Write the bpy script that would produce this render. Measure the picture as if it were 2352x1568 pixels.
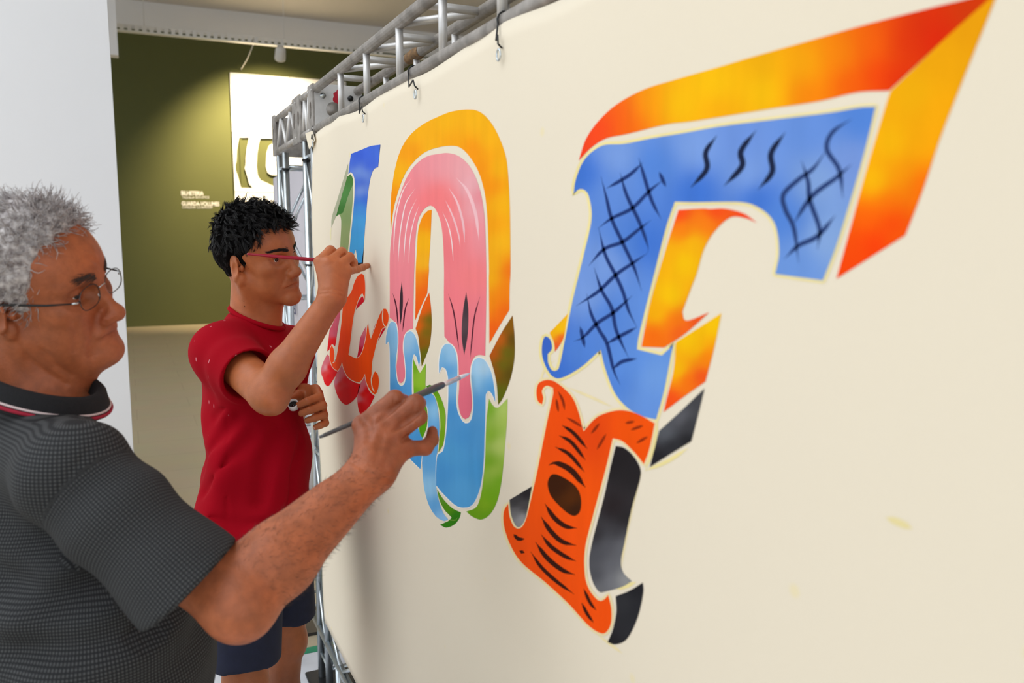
import bpy, bmesh, math, random
import numpy as np
from mathutils import Vector, Matrix, geometry

random.seed(7); RNG = np.random.default_rng(11)
scene = bpy.context.scene
COL = scene.collection
for o in list(bpy.data.objects):
    bpy.data.objects.remove(o)

# ------------------------------------------------------------------ camera
# x = distance towards the painted canvas, y = along the canvas, z = up
F_PX, W_PX, H_PX, CAM_H = 1900.0, 2352, 1568, 1.55
PITCH, YAW = math.radians(7.17), math.radians(24.8)
cam_d = bpy.data.cameras.new('camera'); cam = bpy.data.objects.new('camera', cam_d); COL.objects.link(cam)
cam_d.sensor_width = 36.0; cam_d.lens = 36.0 * F_PX / W_PX
cam.location = (0, 0, CAM_H)
cam.rotation_euler = (math.pi / 2 - PITCH, 0, -YAW)
cam_d.clip_start = .05
cam_d.dof.use_dof = True; cam_d.dof.focus_distance = 2.0; cam_d.dof.aperture_fstop = 4.8
scene.camera = cam

# ------------------------------------------------------------------ world, daylight, exposure
scene.view_settings.view_transform = 'Standard'; scene.view_settings.look = 'None'
scene.view_settings.gamma = 1.0; scene.view_settings.use_curve_mapping = False
scene.view_settings.exposure = -0.28
wd = bpy.data.worlds.new('world'); scene.world = wd; wd.use_nodes = True
wd.node_tree.nodes['Background'].inputs[0].default_value = (.80, .90, 1.0, 1)
wd.node_tree.nodes['Background'].inputs[1].default_value = 1.0

def area(name, loc, rot, sx, sy, power, col):
    d = bpy.data.lights.new(name, 'AREA'); d.shape = 'RECTANGLE'; d.size = sx; d.size_y = sy
    d.energy = power; d.color = col
    o = bpy.data.objects.new(name, d); COL.objects.link(o); o.location = loc; o.rotation_euler = rot
    return o
# daylight entering through the glazed left wall and the glazed wall behind the photographer
area('daylight_left', (-6.85, 5.0, 2.9), (0, -math.pi / 2, 0), 4.6, 17.0, 205, (.93, .97, 1.0))
area('daylight_behind', (-2.2, -4.85, 2.9), (math.pi / 2, 0, 0), 8.0, 4.6, 100, (.93, .97, 1.0))
area('daylight_roof', (-3.2, 3.0, 5.44), (0, 0, 0), 4.6, 9.0, 330, (.96, .98, 1.0))

# ------------------------------------------------------------------ helpers: camera geometry used for measuring
FW = np.array([math.sin(YAW) * math.cos(PITCH), math.cos(YAW) * math.cos(PITCH), -math.sin(PITCH)])
RT = np.array([math.cos(YAW), -math.sin(YAW), 0.0]); UP = np.cross(RT, FW)
CP = np.array([0, 0, CAM_H])
def ray(px, py): return FW + RT * ((px - W_PX / 2) / F_PX) - UP * ((py - H_PX / 2) / F_PX)
def at(px, py, d): return CP + ray(px, py) * d
def onx(px, py, X):
    r = ray(px, py); return CP + r * (X / r[0])
def ony(px, py, Y):
    r = ray(px, py); return CP + r * (Y / r[1])

# ------------------------------------------------------------------ helpers: objects
def tag(o, label=None, cat=None, group=None, kind=None):
    if label: o['label'] = label
    if cat: o['category'] = cat
    if group: o['group'] = group
    if kind: o['kind'] = kind
    return o
def thing(name, label, cat, loc=(0, 0, 0), group=None):
    o = bpy.data.objects.new(name, None); COL.objects.link(o); o.location = loc
    o.empty_display_size = .05
    return tag(o, label, cat, group)
def link(name, me, mat=None, parent=None, smooth=False):
    o = bpy.data.objects.new(name, me); COL.objects.link(o)
    if mat is not None and len(me.materials) == 0: me.materials.append(mat)
    if parent is not None:
        o.parent = parent
        o.matrix_parent_inverse = Matrix.Translation(parent.location).inverted() if parent.parent is None else Matrix.Identity(4)
    if smooth:
        me.polygons.foreach_set('use_smooth', np.ones(len(me.polygons), bool))
    return o
def pydata(name, v, f, mat=None, parent=None, smooth=False):
    me = bpy.data.meshes.new(name); me.from_pydata([tuple(map(float, a)) for a in v], [], [tuple(map(int, a)) for a in f]); me.update()
    return link(name, me, mat, parent, smooth)
def box(name, lo, hi, mat=None, parent=None, bevel=0.0):
    bm = bmesh.new(); bmesh.ops.create_cube(bm, size=1)
    for v in bm.verts:
        v.co = Vector([(lo[i] + hi[i]) / 2 + v.co[i] * (hi[i] - lo[i]) for i in range(3)])
    if bevel: bmesh.ops.bevel(bm, geom=bm.edges[:], offset=bevel, segments=2, affect='EDGES')
    me = bpy.data.meshes.new(name); bm.to_mesh(me); bm.free()
    return link(name, me, mat, parent)
def tube_data(pts, radii, sides=12, cap=True):
    pts = np.asarray(pts, float); n = len(pts)
    radii = np.broadcast_to(np.asarray(radii, float), (n,))
    t = np.gradient(pts, axis=0); t /= np.linalg.norm(t, axis=1)[:, None] + 1e-12
    a = np.array([0, 0, 1.0]) if abs(t[0][2]) < .9 else np.array([1.0, 0, 0])
    V = []; 
    for i in range(n):
        u = a - t[i] * (a @ t[i]); u /= np.linalg.norm(u) + 1e-12; a = u
        w = np.cross(t[i], u)
        ang = np.arange(sides) * 2 * math.pi / sides
        V.append(pts[i] + radii[i] * (np.cos(ang)[:, None] * u + np.sin(ang)[:, None] * w))
    V = np.concatenate(V); Fc = []
    for i in range(n - 1):
        for j in range(sides):
            k = (j + 1) % sides
            Fc.append((i * sides + j, i * sides + k, (i + 1) * sides + k, (i + 1) * sides + j))
    if cap:
        Fc.append(tuple(range(sides))[::-1]); Fc.append(tuple((n - 1) * sides + j for j in range(sides)))
    return V, Fc
def tube(name, pts, r, mat=None, parent=None, sides=12, smooth=True):
    v, f = tube_data(pts, r, sides)
    return pydata(name, v, f, mat, parent, smooth)
def merge(parts):
    V = []; Fc = []; n = 0
    for v, f in parts:
        V.append(np.asarray(v)); Fc += [tuple(i + n for i in q) for q in f]; n += len(v)
    return np.concatenate(V), Fc
def lathe(name, prof, base, axis, mat=None, parent=None, sides=20):
    """prof: (distance along the axis, radius)"""
    axis = np.asarray(axis, float) / np.linalg.norm(axis)
    a = np.array([0, 0, 1.0]) if abs(axis[2]) < .9 else np.array([1.0, 0, 0])
    u = np.cross(axis, a); u /= np.linalg.norm(u); w = np.cross(axis, u)
    V = []; Fc = []
    for s, r in prof:
        for j in range(sides):
            an = 2 * math.pi * j / sides
            V.append(np.asarray(base) + axis * s + r * (math.cos(an) * u + math.sin(an) * w))
    for i in range(len(prof) - 1):
        for j in range(sides):
            k = (j + 1) % sides
            Fc.append((i * sides + j, i * sides + k, (i + 1) * sides + k, (i + 1) * sides + j))
    Fc.append(tuple(range(sides))[::-1]); Fc.append(tuple((len(prof) - 1) * sides + j for j in range(sides)))
    return pydata(name, V, Fc, mat, parent, True)
def text(name, s, size, o, xdir, updir, mat, parent, extrude=.002, align='LEFT', bold=0.0, sx=1.0):
    cu = bpy.data.curves.new(name, 'FONT'); cu.body = s; cu.size = size; cu.extrude = extrude; cu.align_x = align
    cu.offset = bold; cu.resolution_u = 3
    ob = bpy.data.objects.new(name, cu); COL.objects.link(ob)
    dg = bpy.context.evaluated_depsgraph_get()
    me = bpy.data.meshes.new_from_object(ob.evaluated_get(dg))
    bpy.data.objects.remove(ob); bpy.data.curves.remove(cu)
    x = Vector(xdir).normalized(); y = Vector(updir).normalized(); z = x.cross(y); x = x * sx
    me.transform(Matrix(((x[0], y[0], z[0], o[0]), (x[1], y[1], z[1], o[1]), (x[2], y[2], z[2], o[2]), (0, 0, 0, 1))))
    me.materials.clear()
    return link(name, me, mat, parent)

# ------------------------------------------------------------------ helpers: materials
def lin(c):
    c = np.asarray(c, float) / 255.0
    return np.where(c <= .04045, c / 12.92, ((c + .055) / 1.055) ** 2.4)
class NT:
    def __init__(s, name):
        s.m = bpy.data.materials.new(name); s.m.use_nodes = True; s.t = s.m.node_tree
        s.b = s.t.nodes['Principled BSDF']
    def n(s, typ, **kw):
        nd = s.t.nodes.new(typ)
        for k, v in kw.items():
            if k.startswith('_'): setattr(nd, k[1:], v)
            else: nd.inputs[k.replace('__', ' ')].default_value = v
        return nd
    def l(s, a, ao, b, bi): s.t.links.new(a.outputs[ao], b.inputs[bi])
def mat(name, rgb, rough=.6, metal=0.0, var=.08, scale=8.0, bump=0.0, bscale=60.0, stretch=(1, 1, 1), sss=0.0, spec=.5, rgb2=None, attr=None, coat=0.0, detail=4.0):
    """procedural principled material: noise between two tones, optional bump, optional colour attribute"""
    k = NT(name); b = k.b
    c1 = lin(rgb); c2 = lin(rgb2) if rgb2 is not None else np.clip(c1 * (1 - 2 * var), 0, 1)
    tc = k.n('ShaderNodeTexCoord'); mp = k.n('ShaderNodeMapping'); mp.inputs['Scale'].default_value = stretch
    k.l(tc, 'Object', mp, 'Vector')
    nz = k.n('ShaderNodeTexNoise'); nz.inputs['Scale'].default_value = scale; nz.inputs['Detail'].default_value = detail
    k.l(mp, 'Vector', nz, 'Vector')
    rp = k.n('ShaderNodeValToRGB'); rp.color_ramp.elements[0].position = .32; rp.color_ramp.elements[1].position = .68
    if attr:
        rp.color_ramp.elements[0].color = (1 - 2 * var,) * 3 + (1,); rp.color_ramp.elements[1].color = (1, 1, 1, 1)
        at_ = k.n('ShaderNodeAttribute', _attribute_name=attr)
        mx = k.n('ShaderNodeMix', _data_type='RGBA', _blend_type='MULTIPLY'); mx.inputs['Factor'].default_value = 1
        k.l(nz, 'Fac', rp, 'Fac'); k.l(at_, 'Color', mx, 6); k.l(rp, 'Color', mx, 7); k.l(mx, 2, b, 'Base Color')
    else:
        rp.color_ramp.elements[0].color = (*c2, 1); rp.color_ramp.elements[1].color = (*c1, 1)
        k.l(nz, 'Fac', rp, 'Fac'); k.l(rp, 'Color', b, 'Base Color')
    b.inputs['Roughness'].default_value = rough; b.inputs['Metallic'].default_value = metal
    b.inputs['Specular IOR Level'].default_value = spec
    b.inputs['Coat Weight'].default_value = coat
    if sss:
        b.inputs['Subsurface Weight'].default_value = sss; b.inputs['Subsurface Radius'].default_value = (.012, .004, .002)
        b.inputs['Subsurface Scale'].default_value = .5
    if bump:
        n2 = k.n('ShaderNodeTexNoise'); n2.inputs['Scale'].default_value = bscale; n2.inputs['Detail'].default_value = 5
        k.l(mp, 'Vector', n2, 'Vector')
        bp = k.n('ShaderNodeBump'); bp.inputs['Strength'].default_value = bump; bp.inputs['Distance'].default_value = .004
        k.l(n2, 'Fac', bp, 'Height'); k.l(bp, 'Normal', b, 'Normal')
    return k.m
M = {}
M['ceiling'] = mat('ceiling_paint', (214, 210, 206), .9, var=.02, scale=1.5)
M['white_wall'] = mat('white_wall_paint', (243, 243, 245), .85, var=.01, scale=2, bump=.03)
M['green_wall'] = mat('olive_green_paint', (90, 93, 48), .8, var=.03, scale=1.2, bump=.03)
M['board'] = mat('white_board', (245, 243, 240), .6, var=.01)
M['board_ink'] = mat('pale_grey_print', (205, 200, 196), .7, var=.02)
M['alu'] = mat('dull_aluminium', (190, 184, 178), .45, .6, var=.12, scale=35, bump=.06, bscale=90, rgb2=(150, 144, 138))
M['alu_bright'] = mat('bright_aluminium', (228, 226, 224), .42, .45, var=.08, scale=30, bump=.05)
M['galv'] = mat('galvanised_steel', (214, 222, 226), .28, 1.0, var=.08, scale=40, bump=.04)
M['dark_steel'] = mat('dark_steel', (90, 90, 92), .4, 1.0, var=.1)
M['black_plastic'] = mat('black_plastic', (18, 18, 20), .45, var=.1)
M['white_plastic'] = mat('white_plastic', (235, 235, 235), .4, var=.02)
M['red_spray'] = mat('red_spray_paint', (205, 20, 50), .5, var=.1)
M['tape'] = mat('green_tape', (30, 150, 110), .5, var=.1)
M['sheet'] = mat('white_drop_sheet', (226, 227, 232), .8, var=.03, scale=5, bump=.2, bscale=6, stretch=(1, 4, 1))
M['banner'] = mat('lilac_white_banner', (206, 201, 207), .75, var=.03, scale=4)
M['sign_white'] = mat('white_lettering', (235, 232, 224), .6, var=.02)
M['pink_ink'] = mat('pink_print', (214, 110, 120), .7, var=.05)
M['blue_ink'] = mat('slate_blue_print', (70, 70, 110), .7, var=.05)
M['paint'] = mat('mural_paint', (255, 255, 255), .75, var=.035, scale=30, attr='Col', bump=.05, bscale=120, stretch=(1, 1, .25), spec=.08)
M['skin_old'] = mat('sun_browned_older_skin', (255, 255, 255), .5, var=.13, scale=70, attr='Col', bump=.22, bscale=320, sss=.12, spec=.42, detail=6)
M['skin_young'] = mat('tanned_skin', (255, 255, 255), .46, var=.07, scale=60, attr='Col', bump=.1, bscale=350, sss=.12, spec=.42, detail=6)
M['hair_black'] = mat('black_hair', (20, 17, 17), .45, var=.2, scale=90, spec=.35)
M['hair_base'] = mat('black_hair_roots', (15, 13, 13), .9, var=.2, scale=200, spec=.05)
M['hair_grey'] = mat('grey_hair', (214, 208, 206), .55, var=.2, scale=120, rgb2=(128, 118, 118), spec=.4)
M['brow'] = mat('dark_brow_hair', (62, 44, 38), .6, var=.1)
M['eye_white'] = mat('eye_white', (226, 214, 204), .2, var=.03)
M['iris'] = mat('dark_brown_iris', (38, 22, 14), .1, var=.1)
M['nail'] = mat('finger_nail', (214, 160, 138), .3, var=.05)
M['navy'] = mat('navy_cotton', (22, 28, 54), .85, var=.1, scale=60, bump=.1, bscale=300)
M['trouser'] = mat('dark_trouser_cloth', (40, 42, 48), .85, var=.1, scale=60)
M['rubber'] = mat('dark_rubber', (40, 38, 38), .7, var=.1)
M['collar'] = mat('black_knit', (22, 22, 26), .9, var=.15, scale=300, bump=.3, bscale=500)
M['stripe_red'] = mat('crimson_knit', (170, 25, 55), .85, var=.1, scale=200)
M['stripe_white'] = mat('white_knit', (225, 205, 205), .85, var=.05, scale=200)
M['brush_grey'] = mat('grey_lacquer', (86, 88, 90), .35, var=.1, scale=30)
M['brush_red'] = mat('chipped_red_lacquer', (176, 14, 54), .35, var=.1, scale=60, coat=.3)
M['ferrule'] = mat('paint_smeared_ferrule', (226, 212, 208), .4, .3, var=.1, scale=80)
M['bristle_white'] = mat('white_paint_bristle', (238, 232, 230), .6, var=.05)
M['bristle_black'] = mat('black_paint_bristle', (22, 22, 30), .4, var=.1)
M['wet_black'] = mat('wet_black_paint', (10, 10, 14), .12, var=.1)
def glass_mat(name, tint):
    k = NT(name); b = k.b
    b.inputs['Base Color'].default_value = (*tint, 1); b.inputs['Roughness'].default_value = .03
    b.inputs['Transmission Weight'].default_value = 1.0; b.inputs['IOR'].default_value = 1.02
    return k.m
M['lens'] = glass_mat('clear_lens', (.97, .97, .96))
M['window_glass'] = glass_mat('window_glass', (.97, .98, .98))

def floor_mat():
    k = NT('pale_floor_tiles'); b = k.b
    tc = k.n('ShaderNodeTexCoord')
    br = k.n('ShaderNodeTexBrick', _offset=.5)
    br.inputs['Scale'].default_value = 1.0
    br.inputs['Color1'].default_value = (*lin((196, 181, 152)), 1); br.inputs['Color2'].default_value = (*lin((193, 178, 149)), 1)
    br.inputs['Mortar'].default_value = (*lin((180, 164, 135)), 1)
    br.inputs['Mortar Size'].default_value = .004; br.inputs['Brick Width'].default_value = .9; br.inputs['Row Height'].default_value = .45
    k.l(tc, 'Object', br, 'Vector'); 
    nz = k.n('ShaderNodeTexNoise'); nz.inputs['Scale'].default_value = 3; k.l(tc, 'Object', nz, 'Vector')
    mx = k.n('ShaderNodeMix', _data_type='RGBA', _blend_type='MULTIPLY'); mx.inputs['Factor'].default_value = .15
    k.l(br, 'Color', mx, 6); k.l(nz, 'Color', mx, 7); k.l(mx, 2, b, 'Base Color')
    b.inputs['Roughness'].default_value = .45
    return k.m
M['floor'] = floor_mat()

def canvas_mat():
    k = NT('cream_canvas'); b = k.b
    tc = k.n('ShaderNodeTexCoord')
    c = lin((239, 227, 205))
    nz = k.n('ShaderNodeTexNoise'); nz.inputs['Scale'].default_value = 2.5; nz.inputs['Detail'].default_value = 6; k.l(tc, 'Object', nz, 'Vector')
    rp = k.n('ShaderNodeValToRGB'); rp.color_ramp.elements[0].color = (*(c * .96), 1); rp.color_ramp.elements[1].color = (*c, 1); k.l(nz, 'Fac', rp, 'Fac')
    # faint yellow chalk specks
    vo = k.n('ShaderNodeTexVoronoi'); vo.inputs['Scale'].default_value = 9; k.l(tc, 'Object', vo, 'Vector')
    r2 = k.n('ShaderNodeValToRGB'); r2.color_ramp.elements[0].position = .035; r2.color_ramp.elements[1].position = .075
    r2.color_ramp.elements[0].color = (1, 1, 1, 1); r2.color_ramp.elements[1].color = (0, 0, 0, 1); k.l(vo, 'Distance', r2, 'Fac')
    mm = k.n('ShaderNodeMath', _operation='MULTIPLY'); mm.inputs[1].default_value = .35; k.l(r2, 'Color', mm, 0)
    mx = k.n('ShaderNodeMix', _data_type='RGBA'); k.l(mm, 0, mx, 'Factor'); k.l(rp, 'Color', mx, 6); mx.inputs[7].default_value = (*lin((240, 222, 150)), 1)
    k.l(mx, 2, b, 'Base Color')
    b.inputs['Roughness'].default_value = .85; b.inputs['Specular IOR Level'].default_value = .12
    wv = k.n('ShaderNodeTexNoise'); wv.inputs['Scale'].default_value = 350; mp = k.n('ShaderNodeMapping'); mp.inputs['Scale'].default_value = (1, 1, .12)
    k.l(tc, 'Object', mp, 'Vector'); k.l(mp, 'Vector', wv, 'Vector')
    bp = k.n('ShaderNodeBump'); bp.inputs['Strength'].default_value = .12; bp.inputs['Distance'].default_value = .002
    k.l(wv, 'Fac', bp, 'Height'); k.l(bp, 'Normal', b, 'Normal')
    return k.m
M['canvas'] = canvas_mat()

def knit_mat(name, base, dot, period):
    """dark knit with a regular grid of paler stitches, laid out on the garment's own UV"""
    k = NT(name); b = k.b
    uv = k.n('ShaderNodeUVMap', _uv_map='UVMap'); sp = k.n('ShaderNodeSeparateXYZ'); k.l(uv, 'UV', sp, 'Vector')
    outs = []
    for ax in ('X', 'Y'):
        m1 = k.n('ShaderNodeMath', _operation='MULTIPLY'); m1.inputs[1].default_value = math.pi / period; k.l(sp, ax, m1, 0)
        m2 = k.n('ShaderNodeMath', _operation='SINE'); k.l(m1, 0, m2, 0)
        m3 = k.n('ShaderNodeMath', _operation='ABSOLUTE'); k.l(m2, 0, m3, 0); outs.append(m3)
    mm = k.n('ShaderNodeMath', _operation='MULTIPLY'); k.l(outs[0], 0, mm, 0); k.l(outs[1], 0, mm, 1)
    rp = k.n('ShaderNodeValToRGB'); rp.color_ramp.elements[0].position = .35; rp.color_ramp.elements[1].position = .8
    rp.color_ramp.elements[0].color = (*lin(base), 1); rp.color_ramp.elements[1].color = (*lin(dot), 1); k.l(mm, 0, rp, 'Fac')
    tc = k.n('ShaderNodeTexCoord'); nz = k.n('ShaderNodeTexNoise'); nz.inputs['Scale'].default_value = 14; k.l(tc, 'Object', nz, 'Vector')
    mx = k.n('ShaderNodeMix', _data_type='RGBA', _blend_type='MULTIPLY'); mx.inputs['Factor'].default_value = .3
    k.l(rp, 'Color', mx, 6); k.l(nz, 'Fac', mx, 7); k.l(mx, 2, b, 'Base Color')
    b.inputs['Roughness'].default_value = .9; b.inputs['Specular IOR Level'].default_value = .2
    bp = k.n('ShaderNodeBump'); bp.inputs['Strength'].default_value = .35; bp.inputs['Distance'].default_value = .001
    k.l(mm, 0, bp, 'Height'); k.l(bp, 'Normal', b, 'Normal')
    return k.m
M['polo'] = knit_mat('charcoal_pique_knit', (44, 45, 47), (84, 85, 86), .0046)

def tee_mat():
    k = NT('red_cotton'); b = k.b
    tc = k.n('ShaderNodeTexCoord')
    nz = k.n('ShaderNodeTexNoise'); nz.inputs['Scale'].default_value = 6; k.l(tc, 'Object', nz, 'Vector')
    rp = k.n('ShaderNodeValToRGB'); rp.color_ramp.elements[0].color = (*lin((150, 3, 22)), 1); rp.color_ramp.elements[1].color = (*lin((172, 6, 30)), 1); k.l(nz, 'Fac', rp, 'Fac')
    # dried flecks of pale paint
    vo = k.n('ShaderNodeTexVoronoi'); vo.inputs['Scale'].default_value = 30
    mp = k.n('ShaderNodeMapping'); mp.inputs['Scale'].default_value = (1, 1.6, .6); mp.inputs['Rotation'].default_value = (.5, .3, 0)
    k.l(tc, 'Object', mp, 'Vector'); k.l(mp, 'Vector', vo, 'Vector')
    r2 = k.n('ShaderNodeValToRGB'); r2.color_ramp.elements[0].position = .07; r2.color_ramp.elements[1].position = .11
    r2.color_ramp.elements[0].color = (1, 1, 1, 1); r2.color_ramp.elements[1].color = (0, 0, 0, 1); k.l(vo, 'Distance', r2, 'Fac')
    n2 = k.n('ShaderNodeTexNoise'); n2.inputs['Scale'].default_value = 5; k.l(tc, 'Object', n2, 'Vector')
    r3 = k.n('ShaderNodeValToRGB'); r3.color_ramp.elements[0].position = .52; r3.color_ramp.elements[1].position = .6; k.l(n2, 'Fac', r3, 'Fac')
    mm = k.n('ShaderNodeMath', _operation='MULTIPLY'); k.l(r2, 'Color', mm, 0); k.l(r3, 'Color', mm, 1)
    m3 = k.n('ShaderNodeMath', _operation='MULTIPLY'); m3.inputs[1].default_value = .7; k.l(mm, 0, m3, 0)
    mx = k.n('ShaderNodeMix', _data_type='RGBA'); k.l(m3, 0, mx, 'Factor'); k.l(rp, 'Color', mx, 6); mx.inputs[7].default_value = (*lin((226, 150, 160)), 1)
    k.l(mx, 2, b, 'Base Color')
    b.inputs['Roughness'].default_value = .9; b.inputs['Specular IOR Level'].default_value = .1
    b.inputs['Sheen Weight'].default_value = 0
    fb = k.n('ShaderNodeTexNoise'); fb.inputs['Scale'].default_value = 700; k.l(tc, 'Object', fb, 'Vector')
    bp = k.n('ShaderNodeBump'); bp.inputs['Strength'].default_value = .15; bp.inputs['Distance'].default_value = .001
    k.l(fb, 'Fac', bp, 'Height'); k.l(bp, 'Normal', b, 'Normal')
    return k.m
M['tee'] = tee_mat()
# ------------------------------------------------------------------ the hall
WALL_Y, CEIL = 15.8, 5.5
def struct(name, lo, hi, m, label):
    return tag(box(name, lo, hi, m), label, None, kind='structure')
struct('floor', (-7.2, -5.2, -.1), (8.2, 16.2, 0), M['floor'], 'pale beige tiled floor')
ce = struct('ceiling', (-.9, -5.2, CEIL), (8.2, 16.2, CEIL + .1), M['ceiling'], 'plain grey white ceiling')
# the roof is glazed over the left half of the near hall
box('ceiling_strip', (-7.2, -5.2, CEIL), (-5.5, 16.2, CEIL + .1), M['ceiling'], ce)
box('ceiling_strip', (-5.5, 7.5, CEIL), (-.9, 16.2, CEIL + .1), M['ceiling'], ce)
box('ceiling_strip', (-5.5, -5.2, CEIL), (-.9, -1.5, CEIL + .1), M['ceiling'], ce)
for i in range(6): box('skylight_bar', (-5.5, -1.53 + 1.8 * i, CEIL), (-.9, -1.47 + 1.8 * i, CEIL + .1), M['white_wall'], ce)
struct('wall_back', (-7.2, WALL_Y + .03, 0), (8.2, 16.2, CEIL), M['white_wall'], 'white wall band above the green paint')
green = struct('wall_back_green', (-7.0, WALL_Y, 0), (8.0, WALL_Y + .03, 5.03), M['green_wall'], 'dark olive green wall at the end of the hall')
struct('wall_right', (8.0, -5.2, 0), (8.2, 16.2, CEIL), M['white_wall'], 'white wall behind the canvas frame')
# glazed walls the daylight comes through (left, and behind the photographer)
def glazed(name, horizontal, fixed, a0, a1, wa0, wa1, n):
    def bx(nm, p0, p1, z0, z1, m, par=None, t=.2):
        if horizontal: return box(nm, (p0, fixed - t, z0), (p1, fixed, z1), m, par)
        return box(nm, (fixed - t, p0, z0), (fixed, p1, z1), m, par)
    w = bx(name, a0, a1, 0, .35, M['white_wall']); tag(w, 'white glazed wall with tall windows', kind='structure')
    bx('lintel', a0, a1, 5.25, CEIL, M['white_wall'], w)
    bx('jamb', a0, wa0, .35, 5.25, M['white_wall'], w); bx('jamb', wa1, a1, .35, 5.25, M['white_wall'], w)
    st = (wa1 - wa0) / n
    for i in range(n):
        wi = thing('window_1', 'tall white window frame open to the daylight', None); wi['kind'] = 'structure'; wi.name = 'window_%d' % (i + (1 if horizontal else 21))
        p0, p1 = wa0 + i * st, wa0 + (i + 1) * st
        bx('frame', p0, p0 + .05, .35, 5.25, M['white_wall'], wi, .12); bx('frame', p1 - .05, p1, .35, 5.25, M['white_wall'], wi, .12)
        bx('frame', p0, p1, .35, .42, M['white_wall'], wi, .12); bx('frame', p0, p1, 5.18, 5.25, M['white_wall'], wi, .12)
glazed('wall_left', False, -7.0, -5.2, 16.2, -3.6, 13.6, 9)
glazed('wall_front', True, -5.0, -7.2, 8.2, -6.2, 1.8, 5)
# white partition on the left whose end the photo shows, and the short bulkhead beyond it
struct('wall_partition', (-2.6, 4.5, 0), (-.026, 4.75, CEIL), M['white_wall'], 'white partition wall behind the grey-haired man')
bk = ony(272, 130, 13.0)
struct('trim_1', (-1.2, 12.9, bk[2]), (bk[0], 13.1, CEIL), M['white_wall'], 'short white bulkhead hanging from the ceiling')

# lettering on the green wall
def wall_text(s, px, py, size, lab, parent):
    p = ony(px, py, WALL_Y - .006)
    return text('lettering', s, size, p, (1, 0, 0), (0, 0, 1), M['sign_white'], parent, .003, bold=.003 if size > .08 else 0, sx=.73)
tx = thing('wall_sign', 'white ticket office lettering on the olive green wall', 'sign', tuple(ony(416, 455, WALL_Y)))
wall_text('BILHETERIA', 416, 447.5, .098, '', tx)
for s_, x_ in (('TAQUILLA', 418), ('\u2022', 445), ('BOX', 449), ('OFFICE', 462)): wall_text(s_, x_, 455.5, .058, '', tx)
tx2 = thing('wall_sign', 'white cloakroom lettering below the ticket office lettering', 'sign', tuple(ony(416, 479, WALL_Y)))
wall_text('GUARDA-VOLUMES', 417, 471.5, .098, '', tx2)
for s_, x_ in (('CONSIGNA', 418), ('\u2022', 447), ('CLOAKROOM', 451)): wall_text(s_, x_, 478.5, .058, '', tx2)

# white square boards on the green wall
bx0, bz1, BS = 1.80, 4.43, 1.025
def board(name, i, j, label):
    x0 = bx0 + i * (BS + .012); z1 = bz1 - j * (BS + .012)
    t = thing(name, label, 'sign', (x0, WALL_Y, z1 - BS), 'white square boards on the green wall')
    if (i, j) != (0, 1):
        box('panel', (x0, WALL_Y - .06, z1 - BS), (x0 + BS, WALL_Y - .004, z1), M['board'], t, .004)
    return t, x0, z1
b0, x0, z1 = board('sign_board', 0, 0, 'white square sign board with faint rounded lettering, top left of its set')
for s, dx, dz, sz in (('NO', .40, .60, .10), ('IONAL', .44, .70, .10), ('TINO', .50, .80, .10), ('NTINA', .46, .90, .10)):
    text('lettering', s, sz, (x0 + dx, WALL_Y - .064, z1 - dz), (1, 0, 0), (0, 0, 1), M['board_ink'], b0, .002)
board('sign_board', 1, 0, 'plain white square board right of the faintly lettered board')
board('sign_board', 0, 2, 'white square board below the cut-out glyph board')
board('sign_board', 1, 2, 'white square board behind the far truss column, lowest row')
# board with two big glyphs cut out, the green wall showing through
t, x0, z1 = board('glyph_board', 0, 1, 'white square board with curved glyphs cut out over green')
def px_board(x, y):   # photo pixel -> board plane
    p = ony(x, y, WALL_Y - .06); return (p[0], p[2])
c8 = lambda x, y: (500 + x / 4.75, 150 + y / 4.75)
g1 = [px_board(*c8(x, y)) for x, y in [(232, 785), (345, 785), (320, 900), (308, 1000), (306, 1085), (298, 1120), (325, 1210), (345, 1290), (385, 1338), (255, 1338), (222, 1220), (195, 1140), (192, 1090), (203, 1050), (208, 920)]]
g2 = [px_board(*c8(x, y)) for x, y in [(465, 795), (600, 795), (700, 830), (700, 900), (600, 850), (560, 880), (535, 960), (528, 1100), (545, 1170), (590, 1195), (700, 1200), (700, 1320), (590, 1310), (530, 1280), (470, 1255), (435, 1200), (424, 1100), (430, 960), (445, 860)]]
def cut_panel(rect, holes, y0, y1, m, parent):
    pts = list(rect); loops = [list(range(4))]
    for h in holes:
        loops.append(list(range(len(pts), len(pts) + len(h)))); pts += h
    faces_in = [loops[0]] + loops[1:]
    vs, es, fs, *_ = geometry.delaunay_2d_cdt([Vector(p) for p in pts], [], loops, 0, 1e-6)[:4]
    def inside(p, poly):
        c = False; j = len(poly) - 1
        for i in range(len(poly)):
            if (poly[i][1] > p[1]) != (poly[j][1] > p[1]) and p[0] < (poly[j][0] - poly[i][0]) * (p[1] - poly[i][1]) / (poly[j][1] - poly[i][1]) + poly[i][0]: c = not c
            j = i
        return c
    keep = [f for f in fs if not any(inside(sum((vs[i] for i in f), Vector((0, 0))) / len(f), h) for h in holes)]
    bm = bmesh.new(); V = [bm.verts.new((v[0], y0, v[1])) for v in vs]
    for f in keep: bm.faces.new([V[i] for i in f])
    r = bmesh.ops.extrude_face_region(bm, geom=bm.faces[:])
    for v in r['geom']:
        if isinstance(v, bmesh.types.BMVert): v.co.y = y1
    bmesh.ops.recalc_face_normals(bm, faces=bm.faces[:])
    me = bpy.data.meshes.new('panel'); bm.to_mesh(me); bm.free()
    return link('panel', me, m, parent)
cut_panel([(x0, z1 - BS), (x0 + 1.2 * BS, z1 - BS), (x0 + 1.2 * BS, z1), (x0, z1)], [g1, g2], WALL_Y - .06, WALL_Y - .03, M['board'], t)
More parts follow.
